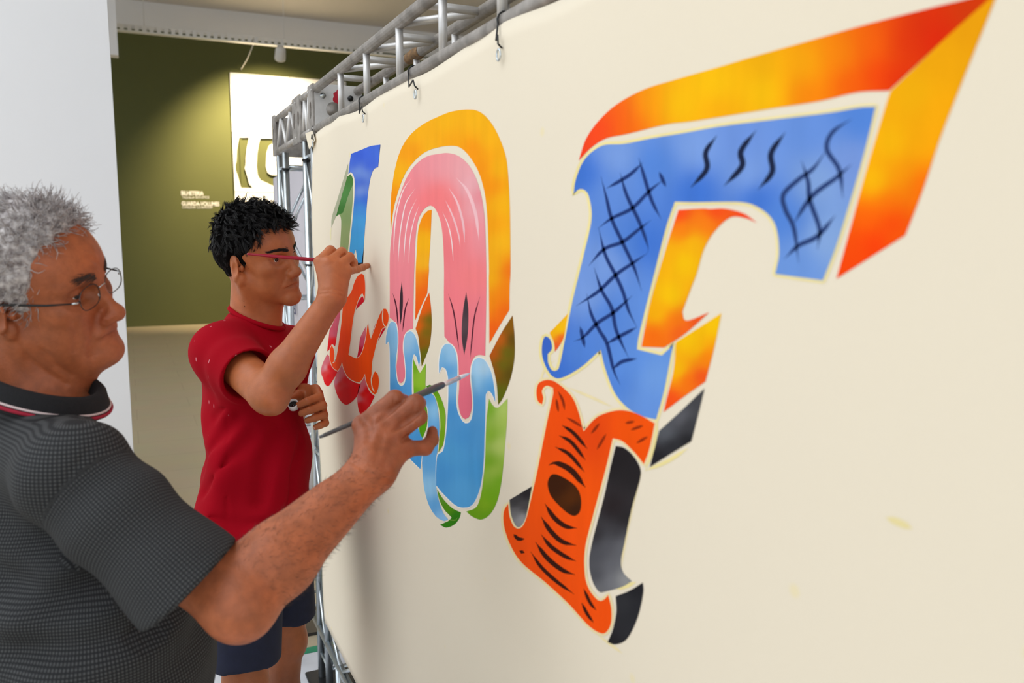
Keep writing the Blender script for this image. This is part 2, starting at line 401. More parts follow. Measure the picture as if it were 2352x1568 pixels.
sl = px_board(*c8(258, 1000))
box('slat', (sl[0] - .02, WALL_Y - .028, z1 - BS + .02), (sl[0] + .02, WALL_Y - .004, z1 - .02), M['green_wall'], t)

# perforated cable tray with its hangers and the lamps below it
TY = 13.9
a, b = ony(240, 54, TY), ony(800, 120, TY)
tz = (a[2] + b[2]) / 2
tray = thing('cable_tray', 'long perforated white metal cable tray under the ceiling', 'tray', (a[0], TY, tz))
box('base', (a[0] - 2, TY - .06, tz - .05), (b[0] + 3, TY + .06, tz - .045), M['white_plastic'], tray)
xs = np.arange(a[0] - .3, b[0] + .6, .10)
me_web = None
for side in (-.06, .06):
    box('rail', (a[0] - 2, TY + side - .004, tz + .035), (b[0] + 3, TY + side + .004, tz + .05), M['white_plastic'], tray)
    box('rail', (a[0] - 2, TY + side - .004, tz - .05), (b[0] + 3, TY + side + .004, tz - .03), M['white_plastic'], tray)
for x in xs:
    o = box('web', (x, TY - .064, tz - .03), (x + .055, TY - .056, tz + .035), M['white_plastic'], tray) if me_web is None else link('web', me_web, None, tray)
    if me_web is None: me_web = o.data; x_first = x
    else: o.matrix_parent_inverse = Matrix.Translation((x - x_first - tray.location[0], -tray.location[1], -tray.location[2]))
for px in (333, 653):
    p = ony(px, 90, TY); tube('hanger_rod', [(p[0], TY, tz + .03), (p[0], TY, CEIL - .005)], .006, M['white_plastic'], tray, 6)
    lathe('hanger_plate', [(0, .035), (.006, .035)], (p[0], TY, CEIL - .008), (0, 0, 1), M['white_plastic'], tray, 10)
def spot(px, py, big, label, aim, power):
    p = ony(px, py, TY); s = 1.0 if big else .32
    t = thing('spot_lamp', label, 'lamp', (p[0], TY, p[2]), 'lamps under the cable tray')
    tube('stem', [(p[0], TY, tz - .045), (p[0], TY, p[2] + .05 * s)], .012 * s, M['white_plastic'], t, 8)
    ax = np.array(aim) - np.array((p[0], TY, p[2])); ax /= np.linalg.norm(ax)
    base = np.array((p[0], TY, p[2])) - ax * .11 * s
    lathe('lamp_head', [(0, .03 * s), (.015 * s, .065 * s), (.05 * s, .08 * s), (.2 * s, .088 * s), (.22 * s, .085 * s), (.215 * s, .07 * s), (.15 * s, .05 * s)], base, ax, M['white_plastic'], t, 16)
    if power:
        d = bpy.data.lights.new('spot_light', 'SPOT'); d.energy = power; d.color = (1, .80, .50); d.spot_size = math.radians(104); d.spot_blend = .7; d.shadow_soft_size = .05
        o = bpy.data.objects.new('spot_light', d); COL.objects.link(o); o.parent = t; 
        o.matrix_parent_inverse = Matrix.Translation(t.location).inverted()
        o.location = np.array((p[0], TY, p[2])) + ax * .13
        o.rotation_euler = Vector(ax).to_track_quat('-Z', 'Y').to_euler()
    return t
spot(644, 122, True, 'white cylinder spot lamp hanging below the cable tray', (2.5, WALL_Y, 2.75), 1300)
spot(334, 72, False, 'tiny lamp socket under the tray near the white partition', (0, WALL_Y, 2), 0)
spot(585, 92, False, 'tiny lamp socket with thin cable, above the lettered board', (1.8, WALL_Y, 2), 0)
cb = ony(585, 95, TY); ce = ony(553, 160, WALL_Y - .02)
tag(tube('cable', [cb, (cb + ce) / 2 + np.array((0, 0, -.04)), ce, ce + np.array((0, .012, .01))], .008, M['sign_white'], None, 6), 'thin cable running from the tray down to the boards', 'cable')

# ------------------------------------------------------------------ truss frame carrying the canvas
CX = .53                      # plane of the painted canvas
FX, RX = CX + .014, .67       # chords in front and behind
Z_LO, Z_HI = 1.877, 1.997
Y_NEAR, Y_C0, Y_C1, Y_END = -.75, 2.585, 2.85, 3.36
R_CH, R_ST = .0135, .0085
top = thing('box_truss', 'dull aluminium box truss along the top of the canvas', 'truss', (FX, Y_NEAR, Z_LO))
for x, z in ((FX, Z_LO), (FX, Z_HI), (RX, Z_LO), (RX, Z_HI)):
    tube('chord', [(x, Y_NEAR, z), (x, Y_C0 - .002, z)], R_CH, M['alu'], top, 14)
sy = [2.275 - .2655 * i for i in range(12)]
for i, y in enumerate(sy):
    for x in (FX, RX): tube('strut', [(x, y, Z_LO + .008), (x, y, Z_HI - .008)], R_ST, M['alu_bright'], top, 10)
    for z in (Z_HI,): tube('strut', [(FX + .008, y + .11, z), (RX - .008, y + .11, z)], R_ST, M['alu_bright'], top, 10)
    tube('brace', [(FX + .008, y + .0, Z_HI), (RX - .008, y - .14, Z_HI)], R_ST, M['alu_bright'], top, 10)
    tube('strut', [(FX + .008, y + .11, Z_LO), (RX - .008, y + .11, Z_LO)], R_ST, M['alu_bright'], top, 10)
# bit of brown packing tape on the rear chord
tp = (RX, 2.03, Z_HI)
bmv, bmf = tube_data([(RX, 1.97, Z_HI), (RX, 2.0, Z_HI), (RX, 2.04, Z_HI), (RX, 2.07, Z_HI)], [.0142, .016, .0155, .0142], 12, False)
pydata('tape_scrap', bmv, bmf, mat('brown_packing_tape', (150, 110, 60), .5, var=.3, scale=80), top, True)

def corner_block(name, y0, y1, label, holes=True, spray=False):
    t = thing(name, label, 'truss corner', (FX, y0, Z_LO - .015))
    z0, z1, x0, x1, th = Z_LO - .016, Z_HI + .014, CX + .001, RX + .014, .006
    def plate_front(ya, yb):   # frame plate facing the camera side with an oval hole
        n = 20; yc, zc = (ya + yb) / 2, (z0 + z1) / 2
        hole = [(yc + .016 * math.cos(2 * math.pi * i / n), zc + .026 * math.sin(2 * math.pi * i / n)) for i in range(n)]
        pts = [(ya, z0), (yb, z0), (yb, z1), (ya, z1)] + hole
        vs, es, fs, *_ = geometry.delaunay_2d_cdt([Vector(p) for p in pts], [], [[0, 1, 2, 3], list(range(4, 4 + n))], 0, 1e-6)[:4]
        bm = bmesh.new(); V = [bm.verts.new((x0, v[0], v[1])) for v in vs]
        for f in fs:
            c = sum((vs[i] for i in f), Vector((0, 0))) / len(f)
            if ((c[0] - yc) / .0159) ** 2 + ((c[1] - zc) / .0259) ** 2 > .96: bm.faces.new([V[i] for i in f])
        r = bmesh.ops.extrude_face_region(bm, geom=bm.faces[:])
        for v in r['geom']:
            if isinstance(v, bmesh.types.BMVert): v.co.x = x0 + th
        bmesh.ops.recalc_face_normals(bm, faces=bm.faces[:])
        me = bpy.data.meshes.new('side_plate'); bm.to_mesh(me); bm.free()
        return link('side_plate', me, M['alu'], t)
    plate_front(y0, y0 + .075)
    if y1 - y0 > .2: plate_front(y1 - .055, y1)
    box('end_plate', (x0 + th, y0 - .001, z0), (x1, y0 + th, z1), M['alu_bright'], t, .001)
    box('end_plate', (x0 + th, y1 - th, z0), (x1, y1, z1), M['alu'], t, .001)
    for x, z in ((FX, Z_LO), (FX, Z_HI), (RX, Z_LO), (RX, Z_HI)):
        tube('chord', [(x, y0 + .07, z), (x, y1 - .004, z)], R_CH * .95, M['alu'], t, 12)
    zz = [z0 + .02, z1 - .02]
    yy = np.linspace(y0 + .075, y1 - .05, 5)
    for i in range(4): tube('brace', [(FX, yy[i], zz[i % 2]), (FX, yy[i + 1], zz[(i + 1) % 2])], .007, M['alu_bright'], t, 8)
    for i in range(4): tube('brace', [(RX, yy[i], zz[i % 2]), (RX, yy[i + 1], zz[(i + 1) % 2])], .007, M['alu_bright'], t, 8)
    for bx_, bz_ in ((.562, 1.976), (.646, 1.973)):
        lathe('bolt', [(0, .009), (.004, .009), (.004, .006), (.014, .006)], (bx_, y0 - .002, bz_), (0, -1, 0), M['galv'] if bx_ < .6 else M['black_plastic'], t, 8)
    lathe('hole_rim', [(0, .022), (.0015, .022)], (.593, y0 - .001, 1.937), (0, -1, 0), M['alu'], t, 20)
    for k in range(4):
        lathe('rivet', [(0, .0035), (.0025, .003)], (x0, y0 + .012 + .05 * (k % 2), z0 + .018 + (z1 - z0 - .036) * (k // 2)), (-1, 0, 0), M['alu_bright'], t, 8)
    if spray:
        n = 22; V = [(.609, y0 - .0015, 1.972)]
        for i in range(n):
            r = .020 * (1 + .08 * math.sin(i * 2.3) + .06 * math.cos(i * 4.1)); V.append((.609 + r * .8 * math.cos(2 * math.pi * i / n), y0 - .0015, 1.970 + r * 1.25 * math.sin(2 * math.pi * i / n)))
        pydata('red_paint_mark', V, [(0, i + 1, (i + 1) % n + 1) for i in range(n)], M['red_spray'], t)
    return t
corner_block('corner_block', Y_C0, Y_C1, 'aluminium corner block with red paint mark at the truss end', spray=True)
corner_block('corner_block', Y_C1 + .005, Y_END, 'aluminium truss block beyond the red-marked corner, end of the frame')

def column(y0, y1, label):
    t = thing('truss_column', label, 'truss', ((FX + RX) / 2, (y0 + y1) / 2, 0))
    xs_ = (FX + .002, RX - .004); z0, z1 = .012, Z_LO - .018
    for x in xs_:
        for y in (y0, y1): tube('upright', [(x, y, z0), (x, y, z1)], .0125, M['galv'], t, 14)
    nz = 8; zs = np.linspace(.1, z1 - .05, nz)
    for i in range(nz - 1):
        for x in xs_: tube('brace', [(x, (y0, y1)[i % 2], zs[i]), (x, (y0, y1)[(i + 1) % 2], zs[i + 1])], .0055, M['galv'], t, 8)
        for y in (y0, y1): tube('brace', [(xs_[i % 2], y, zs[i]), (xs_[(i + 1) % 2], y, zs[i + 1])], .0055, M['galv'], t, 8)
    for z in (zs[0], zs[3], zs[5], zs[-1]):
        for x in xs_: tube('rung', [(x, y0, z), (x, y1, z)], .006, M['galv'], t, 8)
        for y in (y0, y1): tube('rung', [(xs_[0], y, z), (xs_[1], y, z)], .006, M['galv'], t, 8)
    box('base_plate', (xs_[0] - .05, y0 - .05, .0), (xs_[1] + .05, y1 + .05, .012), M['dark_steel'], t, .002)
    return t
column(2.655, 2.785, 'galvanised steel truss column at the end of the canvas')
column(3.17, 3.30, 'galvanised steel truss column behind the young man, farthest from canvas')
# low ladder truss along the foot of the canvas
low = thing('bottom_truss', 'slim steel ladder truss along the foot of the canvas', 'truss', (FX, Y_NEAR, .18))
tube('chord', [(FX, Y_NEAR, .285), (FX, 2.64, .285)], .0135, M['dark_steel'], low, 12)
tube('chord', [(FX, Y_NEAR, .19), (FX, 2.95, .195)], .0125, M['galv'], low, 12)
ys = np.arange(2.62, Y_NEAR, -.165)
for i in range(len(ys) - 1):
    tube('brace', [(FX, ys[i], (.285, .19)[i % 2]), (FX, ys[i + 1], (.285, .19)[(i + 1) % 2])], .006, M['galv'], low, 8)
for y in (2.5, .9, -.6):
    tube('foot_post', [(FX, y, .19), (FX, y, .008)], .011, M['galv'], low, 10)
    lathe('foot_pad', [(0, .035), (.008, .035), (.012, .015)], (FX, y, 0), (0, 0, 1), M['dark_steel'], low, 12)
tag(tube('cross_bar', [(-.05, 2.93, .36), (.50, 2.93, .36)], .018, M['alu_bright'], None, 12), 'thick pale metal bar behind the young man\'s legs', 'bar')
cbp = bpy.data.objects['cross_bar']
for x in (-.02, .47): tube('post', [(x, 2.93, .36), (x, 2.93, 0)], .012, M['galv'], cbp, 8)
# rear banner seen through the gap between the columns
bn = thing('rear_banner', 'lilac white printed banner hung between the two truss columns', 'banner', (RX + .02, 2.84, .4))
BX = RX + .022
nb = 24; V = []; Fc = []
for i in range(nb + 1):
    y = 2.82 + 1.6 * i / nb
    for z in (.32, .8, 1.3, 1.85): V.append((BX + .006 * math.sin(y * 9 + z * 3), y, z))
for i in range(nb):
    for j in range(3): Fc.append((i * 4 + j, i * 4 + j + 1, i * 4 + j + 5, i * 4 + j + 4))
bo = pydata('sheet', V, Fc, M['banner'], bn, True); sm = bo.modifiers.new('thick', 'SOLIDIFY'); sm.thickness = .002; sm.offset = 1
for s, px, py, sz, m in (('ro de', 661, 690, .085, 'pink_ink'), ('NTORES', 657, 712, .07, 'blue_ink')):
    p = onx(px, py, BX - .009)
    text('lettering', s, sz, p, (0, -1, 0), (0, 0, 1), M[m], bn, .0005)
# ------------------------------------------------------------------ painted canvas
cv = thing('canvas_banner', 'cream canvas with big colourful hand-painted letters, laced to the truss', 'mural', (CX, .95, .28))
def canvas_mesh():
    ny, nz = 150, 60; V = []; Fc = []
    for i in range(ny + 1):
        y = Y_NEAR + .05 + (2.63 - Y_NEAR - .05) * i / ny
        for j in range(nz + 1):
            z = .283 + (1.866 - .283) * j / nz
            w = max(0, (z - 1.70) / .166) ** 2
            x = CX - .004 * w * (.5 + .5 * math.sin(y * 13 + 2.0 * math.sin(y * 5))) + .006 * w
            e = max(0, (y - 2.45) / .18) ** 2
            x += .004 * e * math.sin(z * 11)
            V.append((x, y, z + .006 * w * math.sin(y * 11.5)))
    for i in range(ny):
        for j in range(nz): Fc.append((i * (nz + 1) + j, i * (nz + 1) + j + 1, (i + 1) * (nz + 1) + j + 1, (i + 1) * (nz + 1) + j))
    o = pydata('canvas', V, Fc, M['canvas'], cv, True)
    m = o.modifiers.new('thick', 'SOLIDIFY'); m.thickness = .0015; m.offset = -1
    return o
canvas_mesh()
pc = onx(703, 306, CX - .004); pd = onx(722, 335, CX - .004)
pydata('corner_flap', [onx(701, 306, CX - .006), onx(718, 300, CX - .004), onx(724, 322, CX - .002), onx(710, 343, CX - .006), onx(701, 306, CX - .003), onx(718, 300, CX - .001), onx(724, 322, CX + .001), onx(710, 343, CX - .003)],
       [(0, 1, 2, 3), (7, 6, 5, 4), (0, 4, 5, 1), (1, 5, 6, 2), (2, 6, 7, 3), (3, 7, 4, 0)], M['canvas'], cv)

def smooth_path(pts, closed=True, step=5.0):
    """Catmull-Rom through points; a third element marks a sharp corner"""
    n = len(pts); P = [np.array(p[:2], float) for p in pts]; c = [len(p) > 2 for p in pts]; out = []
    rng = range(n) if closed else range(n - 1)
    for i in rng:
        p1, p2 = P[i], P[(i + 1) % n]
        p0 = P[i - 1] if (closed or i > 0) and not c[i] else 2 * p1 - p2
        p3 = P[(i + 2) % n] if (closed or i + 2 < n) and not c[(i + 1) % n] else 2 * p2 - p1
        m = max(1, int(np.linalg.norm(p2 - p1) / step))
        for k in range(m):
            t = k / m
            out.append(.5 * ((2 * p1) + (p2 - p0) * t + (2 * p0 - 5 * p1 + 4 * p2 - p3) * t * t + (3 * p1 - p0 - 3 * p2 + p3) * t ** 3))
    if not closed: out.append(P[-1])
    return np.array(out)
def colour_at(q, ctrl, pw=3.4, soft=1.0):
    q = np.asarray(q, float); C = np.array([c[:2] for c in ctrl], float); K = np.array([lin(c[2]) for c in ctrl])
    ext = np.ptp(q, axis=0).max(); sm = .5 * ext / math.sqrt(len(C) + 1) * .45 * soft
    d = np.sqrt(((q[:, None] - C[None]) ** 2).sum(2) + sm * sm)
    w = d ** -pw; w /= w.sum(1, keepdims=True)
    return w @ K
LAYER = [0]
def to_plane(q, lift):
    r = FW[None] + RT[None] * ((q[:, :1] - W_PX / 2) / F_PX) - UP[None] * ((q[:, 1:2] - H_PX / 2) / F_PX)
    X = CX - lift
    return CP[None] + r * (X / r[:, :1])
def paint_mesh(name, q, faces, cols, parent, lift):
    V = to_plane(np.asarray(q), lift)
    me = bpy.data.meshes.new(name); me.from_pydata(V.tolist(), [], faces); me.update()
    a = me.color_attributes.new('Col', 'FLOAT_COLOR', 'POINT')
    a.data.foreach_set('color', np.concatenate([cols, np.ones((len(cols), 1))], 1).astype(np.float32).ravel())
    return link(name, me, M['paint'], parent)
def inside_mask(q, poly):
    x, y = q[:, 0], q[:, 1]; c = np.zeros(len(q), bool); n = len(poly); j = n - 1
    for i in range(n):
        xi, yi = poly[i]; xj, yj = poly[j]
        if yi != yj:
            c ^= ((yi > y) != (yj > y)) & (x < (xj - xi) * (y - yi) / (yj - yi) + xi)
        j = i
    return c
def patch(name, pts, ctrl, parent, layer, crop=None, grid=None, soft=1.0):
    """one brushed area of paint, traced in photo pixels and laid on the canvas plane"""
    cr = crop or (lambda x, y: (x, y))
    P = [tuple(cr(*p[:2])) + tuple(p[2:]) for p in pts]
    if ctrl and not isinstance(ctrl, list): ctrl = [(0, 0, ctrl)]
    C_ = [tuple(cr(*c[:2])) + (c[2],) for c in ctrl]
    poly = smooth_path(P)
    lo, hi = poly.min(0), poly.max(0); g = grid or max(6.0, min((hi - lo).max() / 30, 14.0))
    xs, ys = np.arange(lo[0] + g / 2, hi[0], g), np.arange(lo[1] + g / 2, hi[1], g)
    G = np.array(np.meshgrid(xs, ys)).reshape(2, -1).T if len(C_) > 1 else np.zeros((0, 2))
    if len(G): G = G[inside_mask(G, poly)]
    allp = np.concatenate([poly, G]); n = len(poly)
    r = geometry.delaunay_2d_cdt([Vector(p) for p in allp], [(i, (i + 1) % n) for i in range(n)], [], 0, 1e-4)
    vs = np.array([tuple(v) for v in r[0]]); fs = np.array([f for f in r[2] if len(f) == 3])
    cen = vs[fs].mean(1); fs = fs[inside_mask(cen, poly)]
    a = vs[fs]; area2 = (a[:, 1, 0] - a[:, 0, 0]) * (a[:, 2, 1] - a[:, 0, 1]) - (a[:, 1, 1] - a[:, 0, 1]) * (a[:, 2, 0] - a[:, 0, 0])
    fs = np.where(area2[:, None] < 0, fs, fs[:, ::-1])
    o = paint_mesh(name, vs, fs.tolist(), colour_at(vs, C_, soft=soft), parent, .00018 + .00006 * layer)
    o['_poly'] = 0; del o['_poly']
    return o, poly
def ribbon_geo(path, width, closed=False, taper=False):
    n = len(path); t = np.gradient(path, axis=0)
    if closed: t = np.roll(path, -1, 0) - np.roll(path, 1, 0)
    t /= np.linalg.norm(t, axis=1)[:, None] + 1e-9; nn = np.stack([-t[:, 1], t[:, 0]], 1)
    s = np.linspace(0, 1, n); w = np.full(n, width / 2.0)
    if taper: w = width / 2 * np.clip(np.minimum(s, 1 - s) * 5, .15, 1) * (.75 + .5 * np.sin(math.pi * s))
    q = np.concatenate([path + nn * w[:, None], path - nn * w[:, None]])
    m = n if closed else n - 1
    return q, [(i, (i + 1) % n, n + (i + 1) % n, n + i) for i in range(m)]
def stroke(name, pts, width, rgb, parent, layer, crop=None, taper=True, closed=False, rgb2=None):
    cr = crop or (lambda x, y: (x, y))
    path = smooth_path([tuple(cr(*p[:2])) + tuple(p[2:]) for p in pts], closed) if not isinstance(pts, np.ndarray) else pts
    q, f = ribbon_geo(path, width, closed, taper)
    c = np.repeat(lin(rgb)[None], len(q), 0)
    return paint_mesh(name, q, f, c, parent, .00018 + .00006 * layer)
cA = lambda x, y: (720 + x / 4.75, 310 + y / 4.75)
cB = lambda x, y: (720 + x / 4.357, 600 + y / 4.357)
cC = lambda x, y: (870 + x / 3.8235, 230 + y / 3.8235)
cD = lambda x, y: (870 + x / 2.489, 600 + y / 2.489)
cE = lambda x, y: (1230 + x / 2.3404, 230 + y / 2.3404)
cF = lambda x, y: (1600 + x / 2.306, y / 2.306)
cG = lambda x, y: (1130 + x / 2.3053, 820 + y / 2.3053)
K = 'c'
CREAM = (244, 232, 204); PALE = (246, 229, 160)

# --- far letter: blue and green stem, red and orange foot
L1, pol = patch('painted_letter', [(410, 205, K), (500, 170), (560, 145), (625, 120), (728, 105, K), (705, 350, K), (660, 370), (630, 440), (610, 530), (590, 680), (575, 850), (560, 1050), (545, 1250), (530, 1395, K), (485, 1395, K), (460, 1245, K), (432, 1330, K), (385, 1290, K), (400, 1100), (425, 850), (445, 640), (448, 520), (435, 440), (405, 403), (380, 425, K), (395, 300)],
    [(500, 230, (52, 92, 214)), (600, 200, (66, 106, 222)), (690, 180, (70, 110, 216)), (450, 330, (50, 92, 212)), (600, 340, (52, 92, 214)), (480, 390, (128, 160, 222)), (555, 430, (120, 152, 220)), (520, 510, (50, 90, 205)), (460, 560, (52, 98, 208)), (505, 600, (140, 168, 224)), (560, 700, (50, 100, 214)), (460, 720, (58, 120, 216)), (500, 800, (70, 150, 222)), (500, 950, (72, 164, 224)), (470, 1200, (70, 166, 224)), (530, 1300, (66, 158, 218))], cv, 3, cA, 5)
L1['label'] = 'blue stem of the painted letter with cloud dabs'
patch('black_edge', [(552, 1150, K), (540, 1400, K), (520, 1418), (460, 1424, K), (455, 1404, K), (526, 1390, K), (545, 1250)], (22, 24, 42), L1, 4, cA)
patch('pale_green_area', [(378, 310, K), (370, 450), (300, 680), (250, 870), (195, 1012, K), (202, 890), (265, 690), (330, 470)], (178, 180, 150), L1, 1, cA)
patch('sage_area', [(430, 520, K), (430, 700), (420, 850), (395, 1100), (378, 1290, K), (288, 1250, K), (300, 1050), (302, 930), (290, 880), (275, 862, K), (350, 700)], [(400, 650, (150, 168, 120)), (340, 1100, (150, 166, 108)), (350, 850, (136, 160, 100))], L1, 1, cA)
patch('dark_green_area', [(370, 450, K), (405, 428), (432, 490), (425, 550), (380, 660), (318, 850), (275, 868), (245, 890, K), (300, 690)], [(395, 480, (76, 128, 58)), (340, 640, (84, 140, 70)), (280, 850, (64, 120, 50))], L1, 2, cA)
stroke('cream_line', [(370, 445), (405, 415), (438, 470), (440, 640), (425, 850), (402, 1080), (382, 1290)], 3.2, CREAM, L1, 4, cA, False)
stroke('chalk_line', [(195, 1010), (185, 1060), (190, 1150)], 2.5, (246, 236, 190), L1, 1, cA)
RED, PK = (230, 6, 16), (220, 112, 124)
L2, pol = patch('painted_letter', [(485, 122), (440, 150), (400, 235), (375, 310), (295, 415, K), (285, 560), (262, 750), (240, 900), (218, 1010, K), (214, 930), (203, 860), (185, 832), (168, 870), (163, 940), (175, 1020), (205, 1075), (245, 1095, K), (275, 1040), (285, 1000, K), (300, 1070), (340, 1150), (400, 1195), (460, 1210), (490, 1180), (515, 1125, K), (530, 1210), (570, 1290), (615, 1332), (645, 1280), (655, 1190), (640, 1120), (615, 1100), (597, 1130), (588, 1190, K), (582, 1120), (590, 1000), (612, 900), (640, 790, K), (690, 670), (725, 655), (748, 600), (750, 530), (725, 475), (700, 475), (660, 540), (610, 680), (575, 775, K), (560, 730), (548, 622, K), (540, 640), (525, 760), (500, 870), (470, 940), (430, 970), (350, 935, K), (370, 800), (400, 560), (430, 440), (460, 360), (490, 320), (512, 390, K), (518, 300), (515, 200), (505, 140)],
    [(470, 200, (250, 72, 12)), (330, 500, (255, 88, 16)), (300, 800, (255, 70, 4)), (420, 1080, (250, 76, 8)), (560, 1000, (255, 84, 10)), (640, 750, (252, 82, 18)), (620, 1200, (255, 84, 10))], cv, 4, cB, 6)
L2['label'] = 'orange red foot of the painted letter with curls'
stroke('cream_line', pol, 2.2, CREAM, L2, 3, None, False, True)
def bp(nm, pts, ctrl, lay=2): return patch(nm, pts, ctrl, L2, lay, cB, 3, .25)
bp('red_shadow', [(270, 455, K), (160, 690, K), (138, 900), (165, 880), (190, 828), (215, 850), (240, 700), (262, 560)], [(240, 560, (214, 96, 116)), (200, 720, (214, 88, 108)), (170, 860, RED), (210, 800, RED)])
bp('red_shadow', [(135, 930, K), (85, 1040), (78, 1120), (100, 1200), (145, 1250), (200, 1180), (242, 1105, K), (190, 1060), (165, 950)], [(92, 1060, PK), (115, 1000, PK), (120, 1060, (226, 150, 156)), (150, 1060, RED), (120, 1130, (226, 60, 60)), (180, 1080, RED), (150, 1220, RED), (150, 1150, RED), (210, 1130, RED)])
bp('red_shadow', [(285, 1020, K), (215, 1170), (215, 1270), (260, 1380), (330, 1435), (420, 1370), (455, 1290), (472, 1228, K), (400, 1205), (330, 1150)], [(262, 1080, PK), (222, 1200, (216, 124, 138)), (250, 1150, PK), (270, 1230, (226, 40, 40)), (320, 1190, RED), (290, 1340, RED), (330, 1300, RED), (390, 1300, RED), (330, 1400, RED), (440, 1250, RED)])
bp('red_shadow', [(512, 1140, K), (455, 1260), (438, 1370), (450, 1480), (475, 1545, K), (560, 1450), (612, 1348, K), (560, 1300), (525, 1210)], [(495, 1200, PK), (444, 1370, (218, 124, 134)), (470, 1280, PK), (500, 1330, (232, 30, 24)), (530, 1300, RED), (470, 1440, RED), (490, 1480, RED), (580, 1370, RED)])
bp('red_shadow', [(425, 482, K), (440, 420), (490, 348), (508, 400, K)], (214, 8, 34))
bp('red_shadow', [(528, 645, K), (470, 760), (455, 860), (435, 968, K), (480, 920), (505, 840), (530, 720)], [(500, 700, PK), (470, 800, (214, 80, 110)), (470, 900, (210, 16, 44))])
bp('red_shadow', [(690, 590, K), (660, 700), (645, 795, K), (722, 668, K), (700, 640)], (216, 14, 40))
bp('red_shadow', [(655, 545, K), (610, 650), (575, 765, K), (600, 740), (640, 620)], PK)
for p in ([(188, 838), (208, 880), (215, 940), (205, 1010), (192, 1015)], [(588, 1120), (578, 1190), (590, 1270), (608, 1305)], [(695, 485), (690, 560), (700, 630), (725, 660)]):
    stroke('cream_line', p, 2.2, CREAM, L2, 5, cB, False)

# --- middle letter: pink arch in a yellow one, blue drips, green leaves
Lp, pol = patch('painted_letter', [(62, 322, K), (63, 150), (62, 0)] and
    [cD(62, 322) + (K,), cD(63, 150), cC(96, 1500), cC(98, 1350), cC(110, 1200), cC(140, 1000), cC(180, 850), cC(240, 690), cC(320, 570), cC(420, 495), cC(540, 470), cC(610, 465), cC(700, 490), cC(790, 570), cC(860, 700), cC(905, 860), cC(930, 1050), cC(940, 1300), cC(945, 1568), cD(613, 300), cD(608, 540) + (K,), cD(570, 535), cD(540, 555), cD(525, 620), cD(530, 740), cD(532, 830), cD(515, 890), cD(495, 902), cD(470, 880), cD(455, 810), cD(460, 700), cD(455, 600), cD(440, 520), cD(375, 428) + (K,), cD(372, 200), cC(573, 1500), cC(565, 1250), cC(545, 1080), cC(500, 960), cC(455, 925), cC(400, 955), cC(350, 1040), cC(325, 1180), cC(315, 1400), cD(201, 100), cD(197, 300), cD(195, 385) + (K,), cD(165, 395), cD(148, 440), cD(145, 520), cD(155, 600), cD(150, 660), cD(130, 695), cD(110, 680), cD(100, 620), cD(108, 540), cD(108, 450), cD(105, 390), cD(85, 340)],
    [cC(200, 1300) + ((245, 142, 150),), cC(200, 1000) + ((244, 140, 150),), cC(300, 750) + ((245, 140, 148),), cC(450, 600) + ((244, 150, 158),), cC(560, 620) + ((242, 158, 164),), cC(530, 800) + ((255, 122, 122),), cC(420, 880) + ((254, 124, 126),), cC(620, 900) + ((254, 124, 124),), cC(720, 620) + ((240, 168, 172),), cC(800, 760) + ((238, 184, 190),), cC(840, 950) + ((240, 172, 178),), cC(860, 1200) + ((245, 150, 158),), cC(900, 850) + ((240, 130, 140),), cC(700, 1200) + ((255, 132, 134),), cC(620, 1300) + ((250, 124, 130),), cD(130, 150) + ((245, 138, 148),), cD(130, 500) + ((243, 132, 146),), cD(128, 650) + ((242, 128, 144),), cD(420, 200) + ((252, 128, 136),), cD(520, 100) + ((254, 132, 134),), cD(490, 500) + ((245, 126, 138),), cD(495, 850) + ((236, 112, 132),), cD(590, 300) + ((246, 128, 138),)], cv, 2, None, 9)
Lp['label'] = 'pink arch of the painted letter'
WHT = (252, 226, 224)
for p, w in (([(290, 680), (215, 790), (165, 950), (140, 1120), (130, 1350)], 2.2), ([(320, 775), (240, 900), (200, 1080), (180, 1250), (172, 1420)], 2.0), ([(332, 865), (270, 1000), (235, 1180), (218, 1420)], 1.8), ([(358, 915), (310, 1050), (275, 1220), (262, 1430)], 1.5), ([(615, 770), (690, 900), (740, 1080), (755, 1250)], 4), ([(585, 880), (650, 1020), (700, 1180), (715, 1290)], 3), ([(560, 980), (610, 1100), (640, 1240), (655, 1410)], 2), ([(680, 680), (780, 800), (850, 1000), (880, 1230)], 6)):
    stroke('highlight_line', p, w, WHT if w < 3 else (250, 196, 200), Lp, 3, cC)
Y1, Y2, Y3 = (255, 184, 12), (255, 148, 4), (250, 96, 12)
